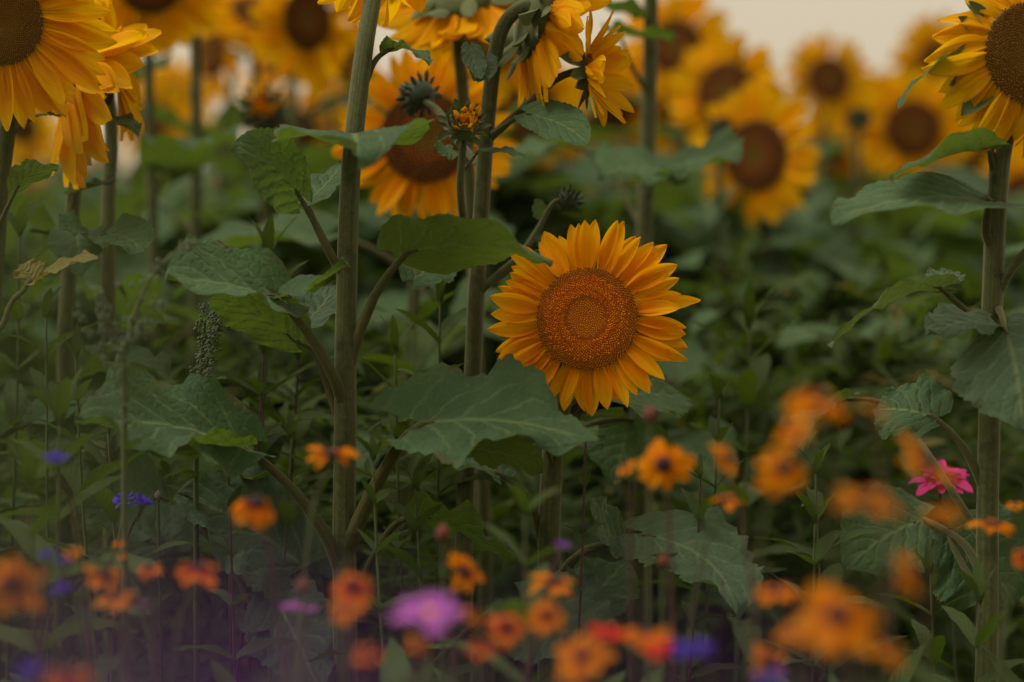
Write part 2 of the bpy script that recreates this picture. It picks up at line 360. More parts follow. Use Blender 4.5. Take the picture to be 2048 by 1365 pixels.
def disc_profile(r): return 0.10 * math.cos(min(1.0, r) * math.pi * 0.5) ** 0.7 - 0.05 * math.exp(-(r / 0.3) ** 2)
def disc_geo(N, kind, seed=1):
    """spiral of florets on a shallow dome of unit radius"""
    q = random.Random(seed); vs, fs, cs = [], [], []
    def lerp(a, b_, t): return tuple(a[i] + (b_[i] - a[i]) * t for i in range(3))
    bc = {'main': (.48, .12, .003), 'olive': (.17, .08, .004)}.get(kind, (.10, .036, .004))
    for i in range(9):
        for m in range(28): r = i / 8.0; vs.append(V((r * .98 * math.cos(m * math.pi / 14), r * .98 * math.sin(m * math.pi / 14), disc_profile(r) - .012))); cs.append(bc)
    for i in range(8):
        for m in range(28): fs.append((i * 28 + m, i * 28 + (m + 1) % 28, (i + 1) * 28 + (m + 1) % 28, (i + 1) * 28 + m)[::-1])
    for k in range(N):
        r = math.sqrt((k + 0.5) / N); a = k * 2.399963; s = 0.92 / math.sqrt(N) * 1.35
        r += q.uniform(-.2, .2) / math.sqrt(N); x, y = r * math.cos(a), r * math.sin(a); z = disc_profile(r)
        lean = 0.0; fork = False
        if kind == 'main':
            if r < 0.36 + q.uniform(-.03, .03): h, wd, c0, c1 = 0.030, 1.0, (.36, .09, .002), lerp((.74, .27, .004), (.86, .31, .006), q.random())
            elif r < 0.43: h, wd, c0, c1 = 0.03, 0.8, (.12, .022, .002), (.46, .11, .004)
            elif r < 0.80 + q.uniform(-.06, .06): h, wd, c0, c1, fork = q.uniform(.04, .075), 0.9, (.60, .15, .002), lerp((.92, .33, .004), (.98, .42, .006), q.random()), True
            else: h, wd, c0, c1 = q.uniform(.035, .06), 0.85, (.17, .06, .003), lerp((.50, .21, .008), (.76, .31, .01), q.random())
        elif kind == 'olive':
            if r < 0.5: h, wd, c0, c1 = 0.03, 0.95, (.08, .035, .004), lerp((.24, .12, .008), (.34, .16, .01), q.random())
            else: h, wd, c0, c1 = q.uniform(.04, .07), 0.8, (.07, .025, .003), lerp((.28, .125, .006), (.46, .21, .01), q.random())
        else:
            if r < 0.34: h, wd, c0, c1 = 0.04, 0.9, (.09, .065, .008), lerp((.34, .24, .010), (.42, .28, .012), q.random())
            elif r < 0.6: h, wd, c0, c1 = 0.05, 0.9, (.09, .025, .004), lerp((.48, .14, .005), (.60, .17, .006), q.random())
            else: h, wd, c0, c1 = 0.06, 0.9, (.05, .018, .004), lerp((.24, .085, .005), (.34, .115, .006), q.random())
        n = V((x * 0.35 * r, y * 0.35 * r, 1)).normalized(); e1 = n.orthogonal().normalized(); e2 = n.cross(e1); o = V((x, y, z)); b0 = len(vs)
        tipd = n + V((q.uniform(-.25, .25), q.uniform(-.25, .25), 0)); rad = V((math.cos(a), math.sin(a), 0))
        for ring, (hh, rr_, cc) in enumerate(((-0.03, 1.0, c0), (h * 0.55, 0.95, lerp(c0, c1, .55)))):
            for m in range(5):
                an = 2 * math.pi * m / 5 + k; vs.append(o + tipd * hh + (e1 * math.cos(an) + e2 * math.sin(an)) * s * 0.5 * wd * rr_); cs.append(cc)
        for m in range(5): fs.append((b0 + m, b0 + (m + 1) % 5, b0 + 5 + (m + 1) % 5, b0 + 5 + m))
        if fork:
            sp = (e1 * math.cos(k * 1.9) + e2 * math.sin(k * 1.9)) * s * 0.55
            vs += [o + tipd * h + sp, o + tipd * h - sp, o + tipd * h * .6]; cs += [c1, c1, lerp(c0, c1, .4)]; e = len(vs) - 3
            fs += [(b0 + 5, b0 + 6, e), (b0 + 6, b0 + 7, e), (b0 + 7, b0 + 8, e + 1), (b0 + 8, b0 + 9, e + 1), (b0 + 9, b0 + 5, e + 2), (b0 + 5, e, e + 2), (b0 + 8, e + 1, e + 2)]
        else:
            vs.append(o + tipd * h); cs.append(c1); e = len(vs) - 1
            for m in range(5): fs.append((b0 + 5 + m, b0 + 5 + (m + 1) % 5, e))
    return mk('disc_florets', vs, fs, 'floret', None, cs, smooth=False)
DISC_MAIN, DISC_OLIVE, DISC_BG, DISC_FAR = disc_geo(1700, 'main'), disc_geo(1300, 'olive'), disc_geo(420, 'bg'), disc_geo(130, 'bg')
def lathe(prof, mat, name, n=20):
    vs, fs, uv = [], [], []
    for i, (r, z) in enumerate(prof):
        for k in range(n): a = 2 * math.pi * k / n; vs.append((r * math.cos(a), r * math.sin(a), z)); uv.append((k / n, i / len(prof)))
    for i in range(len(prof) - 1):
        for k in range(n): fs.append((i * n + k, i * n + (k + 1) % n, (i + 1) * n + (k + 1) % n, (i + 1) * n + k))
    return mk(name, vs, fs, mat, uv)
RECEPT = lathe([(0.12, -0.42), (0.35, -0.40), (0.68, -0.33), (0.93, -0.18), (1.0, -0.03), (0.97, -0.02), (0.8, -0.03), (0.5, -0.03), (0.0, -0.03)], 'receptacle', 'flower_head')

def add_head(th, base, pos, n, Rd, PL, npet=30, lib=PET_SUN, disc=DISC_BG, seed=0, reflex=0.12, spread=0.16, droop=0.0, rows=2, nbract=14, lenf=None, bl=0.8, gap=0.0, arc=None, jl=0.12, bracts=BRACT, fold_in=0.0):
    q = random.Random(seed); n = n.normalized()
    Mh = T4(pos - base) @ zframe(n, q.uniform(0, 6)) @ Matrix.Scale(Rd, 4)
    hd = ob('flower_head', RECEPT, th, Mh); inv = Mh.inverted()
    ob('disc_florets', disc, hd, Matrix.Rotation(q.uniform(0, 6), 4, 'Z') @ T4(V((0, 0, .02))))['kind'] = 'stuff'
    ex = V((1, 0, 0)); ex = (ex - n * ex.dot(n)).normalized(); ey = n.cross(ex)          # azimuth 0 = image right, 90 = up
    def place(name, me, a, L, el, drp, rr, zoff, roll):
        d = ex * math.cos(a) + ey * math.sin(a); y = d * math.cos(el) + n * math.sin(el) + V((0, 0, -1)) * drp
        zz = n * math.cos(el) - d * math.sin(el); zz = Matrix.Rotation(roll, 3, y.normalized()) @ zz
        return ob(name, me, hd, inv @ T4(pos - base + d * Rd * rr + n * Rd * zoff) @ frame(y, zz) @ Matrix.Scale(L, 4))
    for row in range(rows):
        m = npet // rows
        for i in range(m):
            a = 2 * math.pi * (i + 0.5 * row + q.uniform(-.30, .30)) / m
            if q.random() < gap: continue
            if arc and not arc(math.degrees(a) % 360): continue
            L = PL * (1 + q.uniform(-jl, jl)) * (1.0 if row == 0 else 0.97) * (lenf(math.degrees(a) % 360) if lenf else 1)
            el = -reflex + q.uniform(-spread, spread) - 0.07 * row + fold_in
            place('petal', lib[q.randrange(len(lib))], a, L, el, droop * q.uniform(.5, 1.4), 0.95, -0.02 - 0.035 * row, q.uniform(-.35, .35))
    for i in range(nbract):
        a = 2 * math.pi * (i + q.uniform(-.3, .3)) / max(1, nbract); rr = 0.86 if i % 2 else 0.72
        place('bract', bracts[q.randrange(len(bracts))], a, Rd * bl * q.uniform(.8, 1.3), -0.35 + q.uniform(-.35, .25), droop * .3, rr, -0.16 if i % 2 else -0.28, q.uniform(-.3, .3))
    return hd

def add_stem(th, base, pts, r0, r1, mat='sunflower_stem', sides=12, name='stem'):
    o = tube_part(name, pts, r0, r1, mat, th, base, sides, 7, 0.035)
    if sides >= 8:                                             # near stems carry short pale bristles
        q = random.Random(len(pts) * 7 + int(r0 * 1e6)); c = [p for p in smooth_path(pts, 10) if p.z > .35]; vs, fs = [], []
        tot = sum((c[i + 1] - c[i]).length for i in range(len(c) - 1)) if len(c) > 1 else 0
        for k in range(int(tot * 3600)):
            i = q.randrange(len(c) - 1); f = q.random(); p = c[i].lerp(c[i + 1], f) - base; t = (c[i + 1] - c[i]).normalized(); g = (i + f) / len(c)
            a = q.uniform(0, 6.28); e = t.orthogonal().normalized(); n = e * math.cos(a) + t.cross(e) * math.sin(a); rr = (r0 + (r1 - r0) * g)
            b0 = len(vs); w = t.cross(n) * .00013; L = q.uniform(.0010, .0026); p = p + n * rr * .97
            vs += [p - w, p + w, p + n * L + t * L * q.uniform(-.5, .5)]; fs.append((b0, b0 + 1, b0 + 2))
        if fs: ob('bristles', mk('bristles', vs, fs, 'bristle'), o)['kind'] = 'stuff'
    return o
def rnd_leaves(th, base, path, k, size, seed, lib=SLEAF, zlo=0.3, zhi=0.9, mat_pet='petiole', petiole=True, ymax=0.0):
    """leaves round a stem, each with its own stalk"""
    q = random.Random(seed); c = smooth_path(path, 8); zs = [p.z for p in c]
    for i in range(k):
        f = zlo + (zhi - zlo) * (i + q.uniform(.1, .9)) / k; tz = min(zs) + (max(zs) - min(zs)) * f
        p = min(c, key=lambda t: abs(t.z - tz)); a = i * 2.4 + q.uniform(-.5, .5) + seed
        d = V((math.cos(a), math.sin(a), q.uniform(.25, .7))).normalized(); L = size * q.uniform(.75, 1.25); pl = L * q.uniform(.4, .7)
        J = p + d * pl; J.z -= pl * 0.05
        yd = V((d.x, d.y, q.uniform(-.45, .25))).normalized()
        lf = ob('leaf', lib[q.randrange(len(lib))], th, T4(J - base) @ frame(yd, V((q.uniform(-.25, .25), q.uniform(-.35, .15), 1))) @ Matrix.Scale(L, 4))
        if petiole:
            vs, fs, uv = tube([p - base, p + d * pl * .5 + V((0, 0, pl * .06)) - base, J - base, J + yd * L * .2 - base], 0.0042 * L / .14, 0.0018 * L / .14, 5, 3)
            iv = lf.matrix_basis.inverted(); ob('petiole', mk('petiole', [iv @ V(v) for v in vs], fs, mat_pet, uv), lf)

# ------------------------------------------------------------------ ground and sky-line
def ground():
    vs, fs = [], []; N = 60
    xs = np.concatenate([np.linspace(-6, 6, N)]); rows = [-3] + list(np.linspace(0, 16, 60)) + [30, 80, 300, 3000]
    for y in rows:
        for x in xs:
            k = max(1, abs(y) / 8); vs.append((x * k, y, 0.03 * math.sin(x * 5 + y) * math.sin(y * 3.1) if y < 20 else 0.0))
    m = len(xs)
    for i in range(len(rows) - 1):
        for j in range(m - 1): fs.append((i * m + j, i * m + j + 1, (i + 1) * m + j + 1, (i + 1) * m + j))
    o = ob('ground', mk('ground', vs, fs, 'soil')); o['kind'] = 'structure'
ground()

# ------------------------------------------------------------------ the near sunflowers
def gbase(px, py, d):
    p = P(px, py, d); return V((p.x, p.y, 0.0))
SG = 'sunflowers of the near row'

# -- the sunflower in focus
base = gbase(1100, 900, 2.68)
A = thing('sunflower', 'sharp golden sunflower with orange seed disc facing the viewer, lowest of the heads', 'sunflower', base, SG)
hp = P(1174, 638, 2.6)
add_stem(A, base, [base, P(1098, 1300, 2.69), P(1100, 1000, 2.69), P(1112, 860, 2.68), P(1140, 740, 2.67), hp + V((-.006, .045, -.012)), hp + V((0, .012, 0))], 0.0115, 0.0085)
def main_len(a):
    if 40 < a < 130: return 1.02
    if a > 330 or a <= 40: return 1.08
    if 130 <= a < 235: return 0.95
    return 0.90
add_head(A, base, hp, V((-.13, -.96, .11)), 0.0470, 0.0470, 64, PET_SUN, DISC_MAIN, 22, 0.08, 0.24, 0.05, 2, 20, main_len, 0.62, jl=0.17, gap=.04)
leaf_part(A, base, (1215, 790, 2.70), (1385, 800, 2.78), 0.085, (-.2, -.7, .6), ctrl=(0, -14, 0), pet=[(1118, 850, 2.69), (1170, 800, 2.68)], fold=(10, 8), seed=3, serr=.12)
leaf_part(A, base, (1260, 840, 2.75), (1230, 960, 2.72), 0.10, (0, -.9, .3), ctrl=(0, 0, 0.02), pet=[(1110, 900, 2.69), (1180, 850, 2.72)], fold=(5, 5), seed=4)
leaf_part(A, base, (1090, 885, 2.66), (1207, 892, 2.60), 0.05, (0, -.12, 1), ctrl=(0, -6, 0), pet=[(1105, 930, 2.68)], pr=(.003, .002), fold=(6, 6), seed=5, mat='pale_leaf')
leaf_part(A, base, (1240, 1085, 2.60), (1178, 1012, 2.54), 0.055, (.35, -.75, .55), ctrl=(-18, 0, 0), pet=[(1100, 1190, 2.69), (1150, 1115, 2.62)], fold=(14, 18), seed=6, serr=.09, mat='pale_leaf')
leaf_part(A, base, (1290, 1070, 2.60), (1472, 1232, 2.50), 0.098, (.15, -.75, .65), (.5, -.8, .3), ctrl=(75, -50, 0), pet=[(1100, 1195, 2.69), (1160, 1108, 2.62), (1230, 1085, 2.60)], fold=(6, 14), wave=.07, wn=2.2, seed=7, serr=.11, lobe=.26, mat='pale_leaf')
leaf_part(A, base, (1160, 1215, 2.68), (1255, 1120, 2.72), 0.08, (-.3, -.8, .5), ctrl=(0, 6, 0), pet=[(1100, 1290, 2.69)], fold=(8, 8), seed=8)

# -- tall stem that crosses the whole picture left of the middle
base = gbase(690, 1150, 2.58)
B = thing('sunflower', 'tall sunflower with thick pale stem and big drooping leaves, head cut by the picture top', 'sunflower', base, SG)
hp = P(768, -118, 2.62)
add_stem(B, base, [base, P(690, 1365, 2.58), P(688, 1100, 2.58), P(690, 800, 2.58), P(693, 560, 2.58), P(703, 320, 2.58), P(728, 100, 2.59), P(748, -20, 2.61), P(762, -90, 2.63)], 0.0118, 0.0072, sides=14)
add_head(B, base, hp, V((.25, -.75, -.35)), 0.036, 0.055, 30, PET_DROOP, DISC_OLIVE, 5, 0.1, 0.25, 0.30, 2, 14)
leaf_part(B, base, (598, 392, 2.57), (462, 302, 2.50), 0.070, (.25, -.82, .55), (.1, -.85, .5), ctrl=(14, -40, 0), pet=[(693, 560, 2.58), (655, 500, 2.57), (625, 440, 2.57)], fold=(-30, 10), wave=.05, wn=1.6, seed=11, mat='sunflower_leaf', curl=10)
leaf_part(B, base, (612, 402, 2.60), (684, 325, 2.66), 0.05, (-.3, -.6, .7), ctrl=(12, 5, 0), fold=(5, 10), seed=12, pet=[(684, 548, 2.59), (640, 460, 2.59)], pr=(.003, .002))
leaf_part(B, base, (702, 288, 2.565), (716, 316, 2.34), 0.140, (.04, -.12, 1), (.04, .45, 1), ctrl=(0, -66, 0), fold=(14, 4), wave=.075, wn=1.1, seed=13, serr=.04, pet=[(700, 330, 2.575)], nu=16)
leaf_part(B, base, (556, 600, 2.55), (332, 558, 2.47), 0.115, (0, -.36, .92), (0, -.30, .93), ctrl=(0, -22, 0), fold=(2, 42), wave=.05, wn=1.7, seed=14, pet=[(690, 812, 2.58), (662, 745, 2.56), (610, 660, 2.555)], pr=(.0062, .0045), lobe=.22)
leaf_part(B, base, (566, 592, 2.545), (694, 528, 2.46), 0.052, (-.2, -.45, .85), (-.3, -.2, .9), ctrl=(10, 14, 0), fold=(18, 12), wave=.09, wn=1.4, seed=15)
leaf_part(B, base, (590, 682, 2.60), (418, 592, 2.56), 0.088, (.25, .62, .72), ctrl=(0, -30, 0), fold=(4, 4), wave=.03, seed=16, pet=[(688, 868, 2.58), (655, 770, 2.59), (628, 705, 2.60)], pr=(.0048, .0034))
leaf_part(B, base, (606, 648, 2.62), (672, 566, 2.66), 0.052, (-.25, -.75, .6), ctrl=(8, 10, 0), fold=(14, 14), seed=17, pet=[(640, 720, 2.60)], pr=(.003, .002), mat='pale_leaf')
leaf_part(B, base, (812, 508, 2.56), (1106, 523, 2.47), 0.112, (.05, .54, .84), (.05, .25, .95), ctrl=(0, -52, 0), fold=(6, 12), wave=.055, wn=1.5, seed=18, serr=.04, pet=[(694, 735, 2.58), (724, 650, 2.575), (762, 570, 2.57)], pr=(.0062, .0042))
leaf_part(B, base, (826, 560, 2.66), (905, 520, 2.70), 0.055, (0, -.7, .7), ctrl=(0, -10, 0), fold=(8, 8), seed=19)
leaf_part(B, base, (842, 850, 2.52), (1194, 884, 2.42), 0.122, (.0, -.45, .88), (.0, -.25, .96), ctrl=(-20, -48, 0), fold=(46, -8), peak=.24, wave=.085, wn=2.1, seed=20, serr=.07, lobe=.30, pet=[(690, 1105, 2.58), (742, 990, 2.56), (800, 890, 2.53)], pr=(.0078, .0052), nv=44, nu=16)
leaf_part(B, base, (905, 900, 2.50), (1085, 945, 2.54), 0.062, (.1, .55, .8), ctrl=(20, -30, 0), fold=(5, 10), wave=.06, seed=21)
leaf_part(B, base, (462, 884, 2.54), (150, 846, 2.44), 0.130, (.0, -.42, .9), (0, -.32, .93), ctrl=(0, -36, 0), fold=(-4, 36), wave=.08, wn=2.2, seed=22, serr=.07, lobe=.26, pet=[(690, 1165, 2.58), (650, 1070, 2.57), (590, 985, 2.56), (520, 920, 2.55)], pr=(.0065, .0045), nv=44, nu=16)
leaf_part(B, base, (480, 895, 2.53), (292, 905, 2.46), 0.06, (-.05, .5, .85), ctrl=(0, -16, 0), fold=(5, 5), wave=.05, seed=23)
leaf_part(B, base, (782, 98, 2.60), (858, 132, 2.54), 0.036, (.1, .35, .9), ctrl=(8, -34, 0), fold=(8, 8), seed=24, pet=[(718, 205, 2.59), (748, 125, 2.595)], pr=(.0036, .0026))

# -- branching sunflower with the nodding head seen from behind
base = gbase(930, 1000, 2.72)
C = thing('sunflower', 'branching sunflower with pale green bent neck, its nodding head showing the green back', 'sunflower', base, SG)
add_stem(C, base, [base, P(926, 1365, 2.72), P(930, 1020, 2.72), P(944, 760, 2.72), P(955, 540, 2.71), P(968, 330, 2.70), P(984, 150, 2.69), P(1005, 55, 2.68), P(1045, 14, 2.67), P(1078, 22, 2.67)], 0.0095, 0.0062, sides=12)
hp = P(1080, 30, 2.69)
add_head(C, base, hp, V((.90, .22, -.28)), 0.046, 0.053, 48, PET_BACK, DISC_BG, 31, -0.50, 0.32, 0.14, 2, 22, None, 0.62)
# side branch with a small open flower
add_stem(C, base, [P(972, 285, 2.70), P(1000, 258, 2.69), P(1060, 205, 2.68), P(1110, 160, 2.67), P(1150, 143, 2.66), P(1168, 142, 2.66)], 0.0042, 0.0032, name='branch', sides=8)
add_head(C, base, P(1180, 142, 2.66), V((.95, -.20, .10)), 0.0185, 0.043, 24, PET_BACK, DISC_FAR, 35, -0.55, 0.40, 0.0, 2, 12, None, 1.2, gap=.1)
leaf_part(C, base, (1055, 228, 2.66), (1176, 290, 2.60), 0.046, (-.15, -.8, .6), ctrl=(22, -16, 0), fold=(10, 8), seed=33, wave=.03, serr=.05, pet=[(985, 268, 2.69), (1030, 238, 2.67)], pr=(.0028, .002))
leaf_part(C, base, (968, 118, 2.67), (956, 166, 2.63), 0.030, (.1, -.9, .4), ctrl=(0, 4, 0), fold=(18, 18), seed=34, serr=.05, wave=.06, pet=[(982, 170, 2.69), (990, 120, 2.68)], pr=(.002, .0015), lobe=.35, mat='pale_leaf')
leaf_part(C, base, (940, 92, 2.66), (962, 160, 2.63), 0.024, (.3, -.9, .3), ctrl=(-4, 0, 0), fold=(10, 10), seed=35, mat='pale_leaf')
leaf_part(C, base, (905, 300, 2.72), (868, 292, 2.70), 0.026, (0, -.8, .6), ctrl=(0, 12, 0), fold=(8, 8), seed=36)
leaf_part(C, base, (955, 306, 2.67), (1052, 316, 2.62), 0.018, (0, -.4, .9), ctrl=(0, -16, 0), fold=(14, 14), seed=37, pet=[(928, 340, 2.68)], pr=(.0016, .0012))
# lower fork that carries the small dark bud above the main flower
add_stem(C, base, [P(952, 590, 2.71), P(985, 560, 2.71), P(1040, 510, 2.72), P(1075, 460, 2.73), P(1105, 408, 2.73), P(1130, 400, 2.73)], 0.0042, 0.0022, name='branch', sides=8)
leaf_part(C, base, (1082, 430, 2.72), (1068, 400, 2.70), 0.018, (0, -.9, .4), ctrl=(0, 0, 0), fold=(8, 8), seed=38, mat='pale_leaf')
leaf_part(C, base, (1080, 500, 2.74), (1130, 540, 2.74), 0.03, (0, -.8, .5), ctrl=(0, -8, 0), fold=(8, 8), seed=39, pet=[(960, 580, 2.715), (1030, 535, 2.73)], pr=(.003, .002))
#leaf_part(C, base, (840, 380, 2.80), (700, 370, 2.84), 0.09, (0, -.4, .9), ctrl=(0, -20, 0), fold=(10, 10), seed=40)

def add_bud(th, base, pos, n, r, seed, lib=BRACT, core=None, nb=(14, 12, 9), open_=0.25):
    q = random.Random(seed); n = n.normalized(); Mb = T4(pos - base) @ zframe(n) @ Matrix.Scale(r, 4)
    me = lathe([(0.12, -0.95), (0.55, -0.8), (0.88, -0.4), (0.95, 0.0), (0.8, 0.4), (0.45, 0.6), (0, .65)], 'dark_bract' if lib is DBRACT else 'receptacle', 'bud', 14)
    bd = ob('bud', me, th, Mb)
    for row, m in enumerate(nb):
        for i in range(m):
            a = 2 * math.pi * (i + .5 * row + q.uniform(-.2, .2)) / m; el = (0.05 + 0.42 * row) + q.uniform(-.25, .25)
            d = V((math.cos(a), math.sin(a), 0)); y = d * math.cos(el + open_) + V((0, 0, 1)) * math.sin(el + open_); z = V((0, 0, 1)) * math.cos(el + open_) - d * math.sin(el + open_)
            ob('bract', lib[q.randrange(len(lib))], bd, T4(d * (0.88 - .12 * row) + V((0, 0, -.35 + .38 * row))) @ frame(y, z) @ Matrix.Scale(q.uniform(.55, .85), 4))
    if core:
        for i in range(40):
            a = q.uniform(0, 6.28); rr = q.uniform(.1, .80); d = V((math.cos(a), math.sin(a), 0)); y = (d * q.uniform(-.9, .5) + V((0, 0, 1))).normalized()
            ob('petal', PET_SUN[q.randrange(len(PET_SUN))], bd, T4(d * rr + V((0, 0, .35))) @ frame(y, -d) @ Matrix.Diagonal((1.0, q.uniform(.5, .95), 1.0, 1)))
    return bd
add_stem(C, base, [P(938, 480, 2.705), P(926, 440, 2.68), P(920, 370, 2.66), P(925, 300, 2.65), P(927, 268, 2.645)], 0.0040, 0.0034, name='branch', sides=8)
add_bud(C, base, P(927, 248, 2.635), V((.12, -.85, .45)), 0.0165, 41, BRACT, True)
add_stem(C, base, [P(958, 330, 2.72), P(905, 270, 2.76), P(878, 225, 2.78), P(850, 203, 2.79)], 0.0040, 0.0034, name='branch', sides=8)
add_bud(C, base, P(838, 190, 2.80), V((-.55, .75, .2)), 0.0165, 42, DBRACT)
add_bud(C, base, P(1137, 402, 2.735), V((.55, .2, .75)), 0.0115, 43, DBRACT)

# -- big head in the upper left corner
base = gbase(-20, 400, 2.68)
D = thing('sunflower', 'large yellow sunflower with dense narrow petals, cut by the left picture edge', 'sunflower', base, SG)
hp = P(2, 45, 2.60)
add_stem(D, base, [base, P(-22, 900, 2.70), P(-6, 430, 2.70), P(14, 250, 2.69), P(26, 150, 2.67), hp + V((.004, .04, 0))], 0.0105, 0.0078)
add_head(D, base, hp, V((-.05, -.93, -.12)), 0.0400, 0.0580, 58, PET_SUN_LONG, DISC_OLIVE, 51, 0.06, 0.14, 0.16, 2, 16, lambda a: 1.12 if (a < 60 or a > 300) else 1.0)
leaf_part(D, base, (60, 240, 2.68), (120, 232, 2.62), 0.04, (0, -.3, .9), ctrl=(0, -10, 0), seed=52, pet=[(16, 270, 2.69)], pr=(.003, .002))
leaf_part(D, base, (35, 375, 2.64), (116, 332, 2.56), 0.034, (.15, .35, .9), ctrl=(-8, -22, 0), seed=53, pet=[(-8, 470, 2.69), (10, 425, 2.67)], pr=(.003, .002))

# -- two heads seen from the side below it
base = gbase(140, 500, 2.78)
E = thing('sunflower', 'sunflower seen in profile with long petals hanging like a skirt, beside the corner flower', 'sunflower', base, SG)
hp = P(150, 165, 2.72)
add_stem(E, base, [base, P(128, 900, 2.80), P(140, 500, 2.80), P(152, 320, 2.79), P(158, 240, 2.77), hp + V((.006, .03, .012))], 0.0082, 0.006)
add_head(E, base, hp, V((-.78, -.22, .30)), 0.030, 0.066, 34, PET_BACK, DISC_BG, 61, 0.40, 0.25, 0.45, 2, 14, lambda a: 1.1)
leaf_part(E, base, (176, 238, 2.78), (275, 272, 2.70), 0.05, (0, .2, .95), ctrl=(0, -32, 0), seed=62, pet=[(154, 292, 2.79), (165, 255, 2.78)], pr=(.003, .002))
leaf_part(E, base, (150, 385, 2.78), (228, 362, 2.74), 0.045, (0, -.3, .9), ctrl=(0, 2, 0), seed=63, pet=[(140, 440, 2.80)], pr=(.003, .002), mat='pale_leaf')
leaf_part(E, base, (205, 470, 2.70), (288, 505, 2.64), 0.06, (0, -.6, .8), ctrl=(10, -24, 0), seed=64, pet=[(135, 540, 2.80), (160, 490, 2.74)], pr=(.003, .002))
leaf_part(E, base, (170, 470, 2.70), (125, 460, 2.68), 0.05, (0, -.6, .8), ctrl=(0, -14, 0), seed=65)
base = gbase(225, 500, 2.86)
F = thing('sunflower', 'sunflower turned away behind the profile one, ragged yellow rim round its green back', 'sunflower', base, SG)
hp = P(226, 108, 2.78)
add_stem(F, base, [base, P(215, 600, 2.92), P(222, 300, 2.92), P(216, 180, 2.90), P(212, 120, 2.87)], 0.008, 0.006)
add_head(F, base, hp, V((.80, .10, .15)), 0.034, 0.052, 38, PET_BACK, DISC_BG, 66, -0.1, 0.28, 0.12, 2, 16, None, 0.9)
rnd_leaves(F, base, [base, P(215, 600, 2.92), P(222, 300, 2.92)], 6, 0.11, 67, zlo=.45, zhi=.98)
rnd_leaves(E, E.location.copy(), [E.location.copy(), P(128, 900, 2.80), P(140, 500, 2.80), P(150, 340, 2.79)], 6, 0.10, 68, zlo=.5, zhi=.97)
rnd_leaves(D, D.location.copy(), [D.location.copy(), P(-22, 900, 2.70), P(-6, 430, 2.70)], 5, 0.10, 69, zlo=.5, zhi=.95)

# -- right-hand plant
base = gbase(1975, 1000, 2.55)
G = thing('sunflower', 'sunflower with curled tattered petals and thick stem along the right picture edge', 'sunflower', base, SG)
hp = P(2068, 108, 2.52)
add_stem(G, base, [base, P(1974, 1365, 2.55), P(1976, 1000, 2.55), P(1982, 700, 2.55), P(1990, 480, 2.55), P(2000, 330, 2.55), P(2018, 230, 2.55), hp + V((-.008, .04, -.01))], 0.0105, 0.0088, sides=14)
add_head(G, base, hp, V((.22, -.88, .10)), 0.0470, 0.0500, 46, PET_DROOP, DISC_OLIVE, 71, 0.25, 0.30, 0.22, 2, 18)
leaf_part(G, base, (1918, 106, 2.54), (1796, 216, 2.46), 0.032, (-.5, .2, .8), ctrl=(-26, -16, 0), seed=72, fold=(5, 5), wave=.04, serr=.06, pet=[(2010, 290, 2.55), (1985, 180, 2.55), (1955, 118, 2.55)], pr=(.0034, .0022))
leaf_part(G, base, (1978, 302, 2.53), (1778, 356, 2.44), 0.074, (.1, .30, .95), (0, .55, .8), ctrl=(18, -36, 0), seed=73, fold=(14, 10), wave=.07, wn=1.4, serr=.05, pet=[(1998, 372, 2.55), (1985, 330, 2.545)], pr=(.0044, .0032))
leaf_part(G, base, (1978, 402, 2.52), (1662, 446, 2.38), 0.092, (-.1, -.50, .86), (-.05, -.25, .95), ctrl=(-10, -52, 0), seed=74, fold=(4, 6), wave=.055, wn=1.5, serr=.05, lobe=.3, pet=[(1988, 500, 2.55), (1972, 462, 2.54)], pr=(.006, .0042), mat='sunflower_leaf')
leaf_part(G, base, (2010, 655, 2.50), (2045, 862, 2.42), 0.112, (-.25, -.85, .4), (-.2, -.95, .15), ctrl=(12, -22, -.03), seed=75, fold=(-8, -6), wave=.05, wn=1.8, serr=.07, lobe=.25, pet=[(1992, 610, 2.55), (2003, 630, 2.53)], pr=(.004, .003), mat='pale_leaf')
leaf_part(G, base, (1975, 640, 2.52), (1856, 668, 2.46), 0.060, (-.2, -.6, .75), ctrl=(0, -14, 0), seed=76, fold=(6, 8), mat='pale_leaf')
leaf_part(G, base, (1878, 575, 2.56), (1660, 694, 2.50), 0.050, (-.25, .35, .85), ctrl=(-4, -60, 0), seed=77, mat='pale_leaf', fold=(10, 8), wave=.06, pet=[(1984, 660, 2.555), (1940, 628, 2.56)], pr=(.004, .0028))
leaf_part(G, base, (1875, 570, 2.57), (1910, 545, 2.62), 0.035, (0, -.5, .8), ctrl=(0, -6, 0), seed=78, mat='pale_leaf')
add_stem(G, base, [P(1993, 595, 2.55), P(2022, 540, 2.54), P(2070, 480, 2.53), P(2110, 400, 2.53)], 0.0045, 0.0035, name='branch', sides=8)
leaf_part(G, base, (1872, 838, 2.56), (1745, 822, 2.60), 0.085, (0, -.7, .7), ctrl=(0, -20, 0), seed=79, pet=[(1978, 1000, 2.55), (1930, 900, 2.55)], pr=(.0048, .0034), fold=(6, 8))
leaf_part(G, base, (1690, 800, 2.70), (1600, 910, 2.66), 0.07, (-.4, .1, .9), ctrl=(-30, -30, 0), seed=80, pet=[(1978, 1100, 2.56), (1850, 900, 2.66), (1770, 810, 2.70)], pr=(.004, .003), mat='pale_leaf')
leaf_part(G, base, (1850, 1040, 2.66), (1690, 1140, 2.64), 0.10, (0, -.75, .65), ctrl=(0, -30, 0), seed=81, pet=[(1976, 1180, 2.56), (1930, 1090, 2.60)], pr=(.005, .0035), fold=(8, 8))
